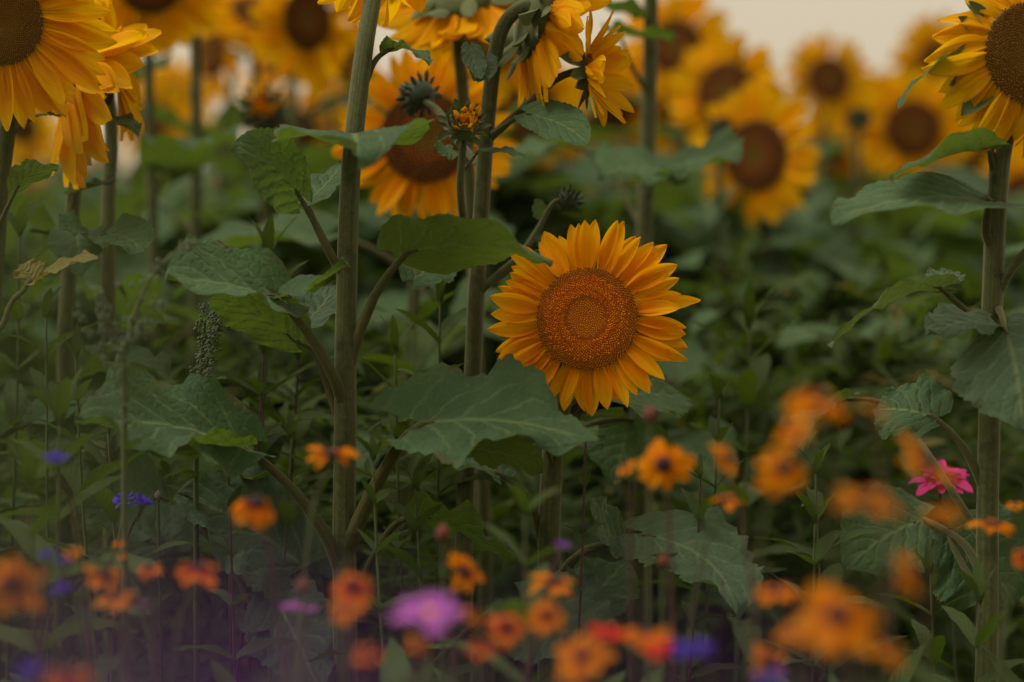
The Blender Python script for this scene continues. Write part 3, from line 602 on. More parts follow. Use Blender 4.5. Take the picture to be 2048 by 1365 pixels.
leaf_part(G, base, (1900, 1080, 2.62), (2030, 1210, 2.60), 0.13, (0, -.8, .6), ctrl=(20, -20, 0), seed=82, fold=(8, 8), pet=[(1976, 1220, 2.56)], pr=(.004, .003))

# -- low plants whose big ground leaves show between the stems
base = gbase(610, 1300, 2.70)
L1 = thing('sunflower', 'low young sunflower with large wrinkled grey-green leaf beside the thick pale stem', 'sunflower', base, SG)
add_stem(L1, base, [base, P(640, 1365, 2.69), P(655, 1200, 2.68), P(640, 1120, 2.68)], 0.007, 0.004)
leaf_part(L1, base, (625, 1150, 2.66), (350, 990, 2.62), 0.135, (.05, -.72, .7), (0, -.6, .8), ctrl=(-10, -50, 0), seed=91, fold=(8, 4), wave=.05, serr=.07, lobe=.2, pet=[(650, 1260, 2.69), (640, 1200, 2.68)], pr=(.003, .0022), mat='pale_leaf', nv=44, nu=16)
leaf_part(L1, base, (545, 1190, 2.64), (640, 1385, 2.55), 0.085, (-.1, -.85, .5), ctrl=(0, -20, 0), seed=92, fold=(6, 6), serr=.08, pet=[(640, 1250, 2.68), (580, 1190, 2.66)], pr=(.003, .0022), mat='pale_leaf')
leaf_part(L1, base, (840, 1035, 2.62), (1020, 1130, 2.60), 0.09, (.15, .42, .85), ctrl=(0, -40, 0), seed=93, fold=(10, 10), wave=.08, pet=[(700, 1240, 2.68), (740, 1130, 2.66), (790, 1050, 2.64)], pr=(.0048, .0034))
leaf_part(L1, base, (1000, 950, 2.66), (900, 920, 2.70), 0.07, (0, -.2, .95), ctrl=(0, -20, 0), seed=94, pet=[(1090, 1120, 2.70), (1060, 1000, 2.68)], pr=(.004, .003))
leaf_part(L1, base, (330, 1000, 2.72), (150, 1040, 2.66), 0.12, (0, -.8, .6), ctrl=(0, -20, 0), seed=95, fold=(8, 8), pet=[(560, 1320, 2.70), (430, 1080, 2.72)], pr=(.004, .003), mat='pale_leaf')
leaf_part(L1, base, (220, 820, 2.76), (60, 880, 2.70), 0.10, (0, -.6, .8), ctrl=(0, -20, 0), seed=96, fold=(8, 8), mat='pale_leaf')
leaf_part(L1, base, (1040, 1200, 2.62), (1190, 1330, 2.56), 0.12, (0, -.75, .65), ctrl=(0, -30, 0), seed=97, fold=(8, 8), pet=[(800, 1400, 2.70), (960, 1240, 2.66)], pr=(.004, .003), mat='pale_leaf')
base = gbase(40, 620, 2.62)
Y1 = thing('sunflower', 'small seedling with one yellowing leaf near the left picture edge', 'sunflower', base, SG)
add_stem(Y1, base, [base, P(-40, 900, 2.62), P(10, 640, 2.62), P(48, 580, 2.62), P(62, 560, 2.62)], 0.0035, 0.002)
leaf_part(Y1, base, (72, 562, 2.62), (196, 515, 2.55), 0.036, (0, -.55, .85), ctrl=(0, -16, 0), seed=98, fold=(14, 10), mat='yellow_leaf')
leaf_part(Y1, base, (70, 562, 2.63), (40, 530, 2.64), 0.034, (0, -.6, .8), ctrl=(0, -10, 0), seed=99, mat='yellow_leaf')

# -- the slightly blurred stem right of the middle
base = gbase(1290, 500, 3.25)
H = thing('sunflower', 'tall sunflower stem with broad hanging leaves, right of the small side-facing flower', 'sunflower', base, SG)
add_stem(H, base, [base, P(1282, 900, 3.25), P(1288, 500, 3.25), P(1298, 200, 3.25), P(1304, -60, 3.25), P(1310, -160, 3.25)], 0.0105, 0.0075)
add_head(H, base, P(1318, -190, 3.2), V((.1, -.9, .2)), 0.045, 0.05, 30, PET_BACK, DISC_BG, 101, nbract=8)
leaf_part(H, base, (1272, 35, 3.24), (1148, 28, 3.16), 0.05, (0, .1, .97), ctrl=(0, -40, 0), seed=102, pet=[(1300, 20, 3.25)], pr=(.0035, .0025))
leaf_part(H, base, (1240, 70, 3.2), (1350, 66, 3.12), 0.075, (0, .25, .95), ctrl=(-20, 6, 0), seed=103, fold=(10, 10), pet=[(1298, 190, 3.25), (1262, 130, 3.22)], pr=(.0035, .0025))
leaf_part(H, base, (1330, 342, 3.2), (1470, 325, 3.1), 0.125, (0, -.6, .8), ctrl=(0, -30, 0), seed=104, fold=(8, 8), pet=[(1296, 400, 3.25), (1305, 360, 3.22)], pr=(.004, .003))
leaf_part(H, base, (1335, 345, 3.18), (1196, 350, 3.1), 0.10, (0, -.55, .85), ctrl=(0, -26, 0), seed=105, fold=(8, 8))
leaf_part(H, base, (1130, 290, 3.3), (1012, 330, 3.2), 0.07, (0, .1, .95), ctrl=(0, -20, 0), seed=106, pet=[(1290, 470, 3.25), (1210, 330, 3.3)], pr=(.003, .002))
rnd_leaves(H, base, [base, P(1282, 900, 3.25), P(1288, 500, 3.25)], 5, 0.15, 107, zlo=.5, zhi=.95)

# ------------------------------------------------------------------ sunflowers out of focus behind
BGG = 'sunflowers out of focus behind the near row'
def bgsun(label, px, py, d, n, rd, pl, seed, npet=30, lib=PET_BACK, disc=DISC_BG, nl=5, droop=.08, group=BGG, lsize=.15, name='sunflower', bracts=10, reflex=.1, stem_px=None, zhi=.8, spread=.18):
    d2 = 2.6 + (d - 2.6) * 1.18 if 3.2 < d < 5.4 else d; rd *= d2 / d; pl *= d2 / d; d = d2
    hp = P(px, py, d); q = random.Random(seed); n = V(n).normalized()
    bx = P(stem_px if stem_px is not None else px + q.uniform(-12, 12), 700, d + .05); base = V((bx.x, bx.y + .02, 0))
    t = thing(name, label, 'sunflower', base, group)
    neck = hp - n * (rd * .9) + V((0, 0, -.015)); low = V((base.x * .6 + neck.x * .4, neck.y + .02, max(.3, hp.z - .22)))
    path = [base, base + V((q.uniform(-.01, .01), 0, hp.z * .4)), low, neck, hp - n * rd * .35]
    add_stem(t, base, path, .0080, .0055, sides=7)
    add_head(t, base, hp, n, rd, pl, npet, lib, disc, seed, reflex, spread, droop, 2, bracts)
    rnd_leaves(t, base, path[:3] + [path[3]], nl + 2 if nl else 0, lsize, seed, SLEAF, .45, .95)
    return t
F0 = (0, -1, .05)
bgsun('large soft sunflower with wide dark disc behind the half-open bud', 852, 275, 3.14, (.05, -1, .12), .0510, .051, 201, 50, PET_SUN, nl=3, stem_px=800, reflex=.05)
bgsun('blurred orange-tinged sunflower partly hidden by the bent-neck stem', 1048, 218, 3.9, (.05, -1, -.05), .046, .045, 202, 36, nl=5)
bgsun('blurred sunflower with oval dark disc turned sideways below a heap of others', 1512, 312, 3.75, (-.62, -.85, .0), .048, .050, 203, 36, nl=5)
bgsun('blurred sunflower overlapping the oval-disc one from above', 1450, 185, 4.1, (-.5, -.85, .1), .045, .050, 204, 32, nl=4)
bgsun('blurred sunflower topmost of the overlapping heap against the sky', 1350, 92, 4.3, (-.3, -.9, .1), .042, .055, 205, 30, nl=4)
bgsun('lone round blurred sunflower rising against the pale sky', 1657, 158, 4.6, (.02, -1, .1), .036, .042, 206, 26, nl=4, droop=.02)
bgsun('broad blurred sunflower with round brown disc under the serrated hanging leaf', 1826, 258, 4.2, (.02, -1, .05), .042, .052, 207, 34, nl=5)
bgsun('blurred sunflower peeping out behind the serrated hanging leaf', 1880, 130, 4.8, (.2, -1, 0), .042, .05, 208, 30, nl=4)
bgsun('blurred sunflower low beside the stem at the right picture edge', 1945, 335, 4.5, (.1, -1, 0), .04, .05, 209, 30, nl=4)
bgsun('blurred sunflower with its dark disc tucked behind the tattered petals', 1958, 250, 5.0, (.1, -1, 0), .042, .052, 210, 30, nl=4)
bgsun('blurred sunflower cut by the right picture edge below the leaves', 2052, 400, 4.4, (-.1, -1, 0), .042, .05, 211, 30, nl=4)
bgsun('blurred sunflower hanging from the top edge above the pale-sky gap', 300, -38, 3.35, (.2, -.9, -.25), .040, .058, 212, 36, nl=3)
bgsun('blurred sunflower between the thin upright stem and the yellow cluster', 425, 105, 4.2, (-.75, -.5, 0), .038, .045, 213, 30, nl=4)
bgsun('blurred sunflower at the top of the yellow cluster', 520, 28, 4.0, (.3, -.5, .75), .042, .055, 214, 32, nl=4)
bgsun('blurred sunflower half turned away at the heart of the yellow cluster', 615, 40, 3.8, (.6, -.6, 0), .042, .055, 215, 32, nl=4)
bgsun('blurred sunflower low in the yellow cluster, under the green leaf', 560, 120, 4.5, (-.5, -.4, .7), .04, .05, 216, 30, nl=4)
bgsun('blurred sunflower squeezed between the yellow cluster and the thick stem', 682, 105, 4.3, (.8, -.6, 0), .038, .05, 217, 30, nl=4)
bgsun('small blurred sunflower low in the gap behind the profile flower', 298, 245, 4.6, (-.5, -.8, 0), .038, .045, 218, 28, nl=4)
bgsun('small blurred sunflower at the white gap near the thin stem', 345, 205, 5.0, (-.3, -1, 0), .036, .045, 219, 26, nl=4)
bgsun('soft yellow sunflower hanging into the top edge, petals over the thick stem', 918, -10, 2.95, (.15, .55, -.80), .046, .064, 220, 44, PET_DROOP, nl=0, droop=.75, stem_px=965)
bgsun('blurred sunflower half hidden behind the nodding green-backed head', 975, 85, 3.7, (0, -1, 0), .04, .045, 221, 30, nl=3)
bgsun('blurred yellow sunflower behind the small side-facing flower', 1215, 230, 4.3, (.2, -1, 0), .036, .052, 222, 30, nl=4)
bgsun('blurred yellow sunflower just left of the tall right-hand stem, lowest there', 1260, 285, 4.8, (-.1, -1, 0), .034, .05, 223, 28, nl=4)
bgsun('blurred yellow sunflower between the tall stem and the heap', 1345, 225, 4.6, (.1, -1, 0), .036, .052, 224, 28, nl=4)
bgsun('blurred yellow sunflower under the lone round one', 1665, 300, 5.2, (.1, -1, 0), .036, .05, 225, 28, nl=4)
bgsun('blurred yellow sunflower in front of the broad round-disc one', 1745, 235, 5.4, (-.1, -1, 0), .036, .055, 226, 28, nl=4)
bgsun('blurred sunflower low behind the left leaf of the thick stem', 590, 265, 4.4, (.3, -1, 0), .036, .045, 227, 28, nl=4)
# a half-open bud, blurred
def bgbud(label, px, py, d, r, seed, core=True):
    hp = P(px, py, d); base = V((hp.x, hp.y + .03, 0)); t = thing('sunflower', label, 'sunflower', base, BGG)
    path = [base, base + V((0, 0, hp.z * .5)), V((hp.x, hp.y + .02, hp.z - .12)), hp + V((0, .01, -r * .7))]
    add_stem(t, base, path, .008, .005, sides=7); add_bud(t, base, hp, V((.1, -.95, .15)), r, seed, DBRACT, core)
    rnd_leaves(t, base, path[:3], 4, .13, seed, SLEAF, .45, .85)
bgbud('blurred half-open sunflower bud with an orange heart', 525, 218, 3.6, .024, 240)
bgbud('small blurred dark bud between the lone flower and the broad one', 1718, 240, 4.4, .015, 241, False)
bgbud('small blurred dark bud above the wide horizontal leaf', 1440, 262, 3.9, .016, 242, False)
# tall thin stem in the left sky gap
base = gbase(392, 300, 3.6)
t = thing('sunflower', 'slender upright sunflower stem standing in the left gap of sky', 'sunflower', base, BGG)
pth = [base, P(390, 700, 3.6), P(392, 240, 3.6), P(388, -80, 3.6), P(392, -160, 3.6)]
add_stem(t, base, pth, .0085, .006, sides=7); add_head(t, base, P(395, -185, 3.56), V((.1, -.9, .2)), .04, .05, 28, PET_BACK, DISC_BG, 243, nbract=6)
rnd_leaves(t, base, pth[:3], 6, .13, 244, SLEAF, .5, .98)

# distant ones nobody could tell apart
q = random.Random(99)
for k in range(72):
    d = 4.9 + 8 * (k / 72) ** 1.3 + q.uniform(-.2, .2); px = q.uniform(-120, 2170)
    top = 190 + 40 * math.sin(px / 260) + (90 if 1360 < px < 2000 else 0)
    py = q.uniform(top, top + 190) + (d - 4.9) * 10
    if 270 < px < 430 and py < 260: continue
    bgsun('distant sunflower melted into soft yellow blur behind the others', px, min(py, 430), d, (q.uniform(-1.1, 1.1), -1, q.uniform(-.5, .4)), q.uniform(.030, .046), q.uniform(.046, .058), 300 + k, 22, PET_BACK, DISC_FAR, 4, group='distant sunflowers in the blur', lsize=.17, bracts=0, zhi=.9)

# ------------------------------------------------------------------ weeds between the sunflowers
def weed(label, px, py, d, h_leaf, seed, nodes=7, red=False, group='leafy weeds among the sunflowers', step=.035, lean=0.0):
    """upright weed: top at the pixel, opposite narrow leaves in pairs down the stem"""
    q = random.Random(seed); top = P(px, py, d); base = V((top.x - lean + q.uniform(-.06, .06), top.y + q.uniform(-.02, .02), 0)); t = thing('weed_plant', label, 'weed', base, group)
    path = [base, V((base.x * .7 + top.x * .3, top.y, top.z * .5)), V((base.x * .2 + top.x * .8, top.y, top.z * .8)), top]
    tube_part('stem', path, .0019, .0010, 'red_stem' if red else 'weed_stem', t, base, 6, 6)
    c = smooth_path(path, 10); a0 = q.uniform(0, 6)
    for k in range(nodes):
        z = top.z - step * .25 - k * step * (1 + .08 * k); 
        if z < .15: break
        p = min(c, key=lambda s: abs(s.z - z)); L = 1.25 * h_leaf * min(1.0, .5 + .16 * k) * q.uniform(.8, 1.15)
        for m in range(3 if k == 0 else 2):
            a = a0 + k * 1.57 + m * (2.09 if k == 0 else math.pi) + q.uniform(-.3, .3); el = (1.1 if k == 0 else .75 - .09 * k) + q.uniform(-.25, .2)
            y = V((math.cos(a) * math.cos(el), math.sin(a) * math.cos(el), math.sin(el))); z_ = V((-math.cos(a) * math.sin(el), -math.sin(a) * math.sin(el), math.cos(el)))
            ob('leaf', WLEAF[q.randrange(len(WLEAF))], t, T4(V((p.x, p.y, z)) - base) @ frame(y, z_) @ Matrix.Scale(L, 4))
    return t
W1 = [
 ('bright leafy weed with pointed leaves below the yellow profile flower', 40, 455, 2.75, .075, 0),
 ('small upright weed with a tuft of narrow leaves near the left edge', 92, 620, 2.66, .055, 0),
 ('leafy weed under the yellowing leaf', 150, 700, 2.62, .065, 0),
 ('weed with fresh green pointed leaves above the broad left leaf', 535, 505, 2.72, .075, 0),
 ('red-stemmed weed between the seed spike and the thick stem', 528, 690, 2.70, .075, 1),
 ('red-stemmed weed close to the left of the thick stem', 598, 700, 2.76, .07, 1),
 ('weed with narrow leaves just right of the thick stem', 880, 590, 2.72, .075, 0),
 ('weed sprouting behind the large tilted leaf', 790, 690, 2.70, .07, 0),
 ('weed with slim dark leaves in front of the lower thick stem', 745, 905, 2.50, .055, 0),
 ('weed in the shade under the tilted leaf', 830, 960, 2.56, .06, 0),
 ('weed with grassy green leaves right of the sharp flower', 1440, 790, 2.72, .06, 0),
 ('dark-stemmed weed with a round young leaf right of the serrated leaf', 1402, 940, 2.58, .05, 1),
 ('dark weed stalk passing in front of the serrated leaves', 1172, 870, 2.52, .028, 1),
 ('weed standing behind the blurred orange arc of flowers', 1630, 930, 2.62, .065, 0),
 ('weed with thin upright leaves near the pink flower', 1630, 1030, 2.58, .06, 0),
 ('weed filling the gap at the foot of the right-hand stem', 1860, 1130, 2.55, .065, 0),
 ('weed with folded leaves beside the lower right corner', 1960, 1190, 2.48, .07, 0),
 ('weed behind the blue flower pair', 215, 850, 2.60, .07, 0),
 ('soft weed in front of the broad left leaf', 120, 830, 2.40, .085, 0),
 ('blurred weed shoot at the left edge under the blue flower', 60, 960, 2.25, .085, 0),
 ('weed at the foot of the thick stem', 585, 860, 2.64, .06, 0),
 ('weed with a reddish stalk behind the blurred rust flowers', 460, 1010, 2.52, .055, 1),
 ('weed rising under the large soft sunflower', 830, 480, 2.95, .08, 0),
 ('weed behind the sharp flower, to its lower right', 1500, 640, 2.95, .08, 0),
 ('blurred olive weed in front of the flower stem', 1050, 1010, 2.15, .07, 0),
]
for i, (lb, px, py, d, hl, red) in enumerate(W1): weed(lb, px, py, d, hl, 400 + i, 8 if hl > .04 else 6, red)
# out-of-focus weeds further back
q = random.Random(5)
for k in range(52):
    d = q.uniform(3.1, 4.8); px = q.uniform(-60, 2110); py = q.uniform(430, 760) if d > 3.2 else q.uniform(520, 900)
    weed('soft green weed in the blur behind the near row', px, py, d, q.uniform(.07, .11), 500 + k, 8, q.random() < .2, 'blurred weeds behind the near row', .045)

def goosefoot(label, pts, seed, spikes, r=.0013, dens=.75):
    """grey seed spikes of goosefoot: balls crowded along side twigs"""
    q = random.Random(seed); base = V((P(*pts[0]).x, P(*pts[0]).y, 0)); t = thing('goosefoot_plant', label, 'weed', base, 'goosefoot seed spikes')
    path = [base] + [P(*p) for p in pts]; tube_part('stem', path, .003, .0012, 'weed_stem', t, base, 6, 6)
    vs, fs = [], []
    octa = [(1, 0, 0), (-1, 0, 0), (0, 1, 0), (0, -1, 0), (0, 0, 1), (0, 0, -1)]; of = [(0, 2, 4), (2, 1, 4), (1, 3, 4), (3, 0, 4), (2, 0, 5), (1, 2, 5), (3, 1, 5), (0, 3, 5)]
    for sp in spikes:
        c = smooth_path([P(*p) for p in sp], 14); n = len(c)
        for i, p in enumerate(c):
            for _ in range(int(9 * dens)):
                a = q.uniform(0, 6.28); rr = q.uniform(0, .011) * (1 - .6 * i / n) + .001
                o = p - base + V((math.cos(a) * rr, math.sin(a) * rr, q.uniform(-.004, .004))); s = r * q.uniform(.6, 1.5); b0 = len(vs)
                vs += [o + V(x) * s for x in octa]; fs += [tuple(b0 + j for j in f) for f in of]
    sc_ = ob('seed_spike', mk('seed_spike', vs, fs, 'seed'), t); sc_['kind'] = 'stuff'
    for i in range(6):
        p = path[1].lerp(path[-1], i / 8); a = q.uniform(0, 6)
        ob('leaf', WLEAF[i], t, T4(p - base) @ frame(V((math.cos(a), math.sin(a), .3)), V((0, 0, 1))) @ Matrix.Scale(.05, 4))
goosefoot('grey goosefoot seed spike hanging under the broad left leaf', [(392, 1000, 2.62), (398, 790, 2.62), (405, 700, 2.62), (410, 640, 2.62)], 1,
          [[(395, 785, 2.62), (405, 700, 2.62), (405, 612, 2.62)], [(398, 770, 2.61), (420, 700, 2.61), (430, 615, 2.61)], [(410, 720, 2.62), (435, 660, 2.62), (455, 632, 2.62)]])
goosefoot('blurred grey goosefoot with drooping twigs left of the broad leaf', [(250, 900, 2.3), (255, 700, 2.3), (300, 560, 2.3), (370, 490, 2.3)], 2,
          [[(255, 700, 2.3), (290, 570, 2.3), (385, 485, 2.3)], [(258, 740, 2.3), (215, 650, 2.3), (200, 590, 2.3)], [(262, 690, 2.3), (300, 640, 2.3), (320, 600, 2.3)], [(250, 850, 2.3), (230, 760, 2.3), (160, 620, 2.3)]], .0017, .4)

# ------------------------------------------------------------------ undergrowth: leaves nobody could count
def undergrowth(name, label, N, seed, region, size, mat, wide=.34, dens=None):
    q = random.Random(seed); vs, fs, uv = [], [], []
    for k in range(N):
        x, y, z = region(q); L = q.uniform(*size); a = q.uniform(0, 6.28); el = q.uniform(-.5, .8)
        Y = V((math.cos(a) * math.cos(el), math.sin(a) * math.cos(el), math.sin(el))); Z = V((q.uniform(-.5, .5), q.uniform(-.6, .3), 1)); F = frame(Y, Z); o = V((x, y, z)); b0 = len(vs); W = L * wide * q.uniform(.6, 1.3); dr = q.uniform(-.4, .05) * L
        for v, w in ((0, .10), (.3, 1.0), (.65, .72), (1, .02)):
            for u in (-1, 0, 1):
                vs.append(o + (F.to_3x3() @ V((u * w * W * .5, v * L, dr * v * v + abs(u) * w * W * .14)))); uv.append((.5 + u * .5, v))
        for i in range(3):
            for j in range(2): fs.append((b0 + i * 3 + j, b0 + i * 3 + j + 1, b0 + i * 3 + j + 4, b0 + i * 3 + j + 3))
    o = ob(name, mk(name, vs, fs, mat, uv)); o['kind'] = 'stuff'; o['label'] = label; o['category'] = 'foliage'
def reg_mid(q):
    while True:
        y = 3.12 + 1.7 * q.random() ** 1.2; x = q.uniform(-1, 1) * (.19 * y + .06)
        if math.sin(x * 11 + 2 * math.sin(y * 5)) * math.sin(y * 9 + 1.3 * math.sin(x * 7)) > q.uniform(-.7, .5): break
    z = .22 + (.50 + .12 * math.sin(x * 9 + y * 3) + .06 * (y - 2.7)) * q.random() ** .8 ; return x, y, z
def reg_left(q):
    y = 2.70 + .45 * q.random(); x = -.5 + .44 * q.random(); z = .42 + .36 * q.random() ** 1.1; return x, y, z
undergrowth('fine_weeds', 'fine feathery weed leaves crowding the ground left of the thick stem', 1500, 8, reg_left, (.022, .06), 'weed_leaf', .17)
def reg_far(q):
    y = 4.0 + 9 * q.random() ** 1.4; x = q.uniform(-1, 1) * (.20 * y + .1); z = .15 + (.84 + .05 * math.sin(x * 5 + y * 2)) * q.random() ** .8; return x, y, z
def reg_fore(q):
    y = 1.15 + 1.35 * q.random(); x = q.uniform(-1, 1) * (.19 * y + .04); z = q.uniform(.2, .95 - .155 * y - .03); return x, y, z
undergrowth('undergrowth', 'dense dark green leaves filling the ground between the sunflowers', 9500, 1, reg_mid, (.03, .085), 'weed_leaf', .19)
undergrowth('dry_leaves', 'yellowed and withered leaves scattered in the undergrowth', 420, 6, reg_mid, (.03, .07), 'yellow_leaf', .3)
undergrowth('broad_undergrowth', 'broad soft sunflower leaves low in the blur behind', 380, 4, lambda q: (lambda y: (q.uniform(-1, 1) * (.19 * y + .06), y, q.uniform(.45, .93)))(q.uniform(3.3, 5.0)), (.08, .14), 'sunflower_leaf', .55)
undergrowth('distant_undergrowth', 'soft green leaves of the field behind, out of focus', 12000, 2, reg_far, (.10, .20), 'sunflower_leaf', .6)
undergrowth('meadow_foliage', 'blurred dark leaves under the foreground flowers', 3600, 3, reg_fore, (.04, .09), 'weed_leaf', .28)

# ------------------------------------------------------------------ meadow flowers in front
CONE = lathe([(0, -.25), (.8, -.22), (1.0, -.02), (.92, .25), (.65, .5), (.3, .62), (0, .65)], 'dark_centre', 'centre', 12)
CONEY = lathe([(0, -.25), (.8, -.22), (1.0, -.02), (.92, .18), (.65, .32), (.3, .4), (0, .42)], 'yellow_centre', 'centre', 12)
CALYX = lathe([(.0, -1.3), (.18, -1.25), (.45, -1.0), (.62, -.55), (.6, -.1), (.5, .05), (0, .05)], 'bract', 'calyx', 12)
KINDS = {  # petals, count, rows, centre size, centre mesh, elevation, spread
 'orange': (PET_ORANGE, 11, 1, .27, CONE, -.15, .35), 'plain': (PET_PLAIN, 12, 1, .28, CONE, -.12, .35), 'rust': (PET_RUST, 12, 1, .27, CONE, -.25, .25),
 'droop': (PET_ORANGE, 12, 1, .28, CONE, -.75, .2), 'red': (PET_RED, 8, 1, .22, CONE, .1, .2), 'mauve': (PET_MAUVE, 8, 1, .18, CONEY, .05, .12),
 'pink': (PET_PINK, 54, 3, .22, CONEY, .02, .12), 'blue': (PET_BLUE, 30, 3, .2, None, .15, .3), 'violet': (PET_VIOLET, 16, 2, .2, None, .35, .3)}
NAMEK = {'orange': ('coneflower', 'flower'), 'plain': ('coneflower', 'flower'), 'rust': ('blanket_flower', 'flower'), 'droop': ('coneflower', 'flower'), 'red': ('poppy', 'flower'), 'mauve': ('cosmos_flower', 'flower'), 'pink': ('zinnia', 'flower'), 'blue': ('cornflower', 'flower'), 'violet': ('cornflower', 'flower')}
def wild(label, kind, px, py, d, rpx, face, seed, lean=0, leaves=4, group=None):
    q = random.Random(seed); lib, n, rows, cs, cme, el0, spr = KINDS[kind]; pos = P(px, py, d); r = rpx * d / FPX; f = V(face).normalized()
    base = V((pos.x + lean + q.uniform(-.09, .09), pos.y + .03 + q.uniform(0, .04), 0)); nm, cat = NAMEK[kind]
    t = thing(nm, label, cat, base, group or {'blue': 'blue cornflowers in the meadow strip', 'violet': 'violet cornflowers in the meadow strip'}.get(kind, 'orange and bright meadow flowers in front'))
    neck = pos - f * r * .55; path = [base, V((base.x * .75 + neck.x * .25, base.y, pos.z * .5)), V((base.x * .3 + neck.x * .7, base.y * .4 + neck.y * .6, pos.z - max(.07, .25 * r))), neck, pos - f * r * .1]
    tube_part('stem', path, .0015, .0012, 'red_stem' if q.random() < .5 else 'weed_stem', t, base, 6, 6)
    Mh = T4(pos - base) @ zframe(f, q.uniform(0, 6)); R3 = Mh.to_3x3()
    ca = ob('calyx', CALYX, t, Mh @ Matrix.Scale(r * (.32 if kind not in ('blue', 'violet') else .40), 4))
    if cme: ob('centre', cme, t, Mh @ Matrix.Scale(r * cs, 4))
    for row in range(rows):
        m = n // rows
        for i in range(m):
            a = 2 * math.pi * (i + .5 * row + q.uniform(-.22, .22)) / m; el = el0 + q.uniform(-spr, spr) + (.35 * row if rows > 1 else 0)
            dd = V((math.cos(a), math.sin(a), 0)); y = dd * math.cos(el) + V((0, 0, 1)) * math.sin(el); z = V((0, 0, 1)) * math.cos(el) - dd * math.sin(el)
            if kind in ('orange', 'plain', 'rust', 'droop') and q.random() < .12: continue
            L = r * (1 - cs * .8) * q.uniform(.70, 1.15) * (1 - .22 * row); r0 = r * cs * .8 * (1 - .3 * row) if kind not in ('blue', 'violet') else r * .1
            ob('petal', lib[q.randrange(len(lib))], t, Mh @ T4(dd * r0 + V((0, 0, .02 * r + .06 * r * row))) @ frame(y, z) @ Matrix.Scale(L, 4))
    for i in range(leaves):
        z = pos.z * (.35 + .5 * i / max(1, leaves)); a = q.uniform(0, 6.28); p = min(smooth_path(path, 8), key=lambda s: abs(s.z - z))
        ob('leaf', WLEAF[q.randrange(7)], t, T4(p - base) @ frame(V((math.cos(a), math.sin(a), q.uniform(.2, .9))), V((0, 0, 1))) @ Matrix.Scale(q.uniform(.05, .08), 4))
    return t
UPF = (0, -.18, 1); CAMF = (0, -1, .15)
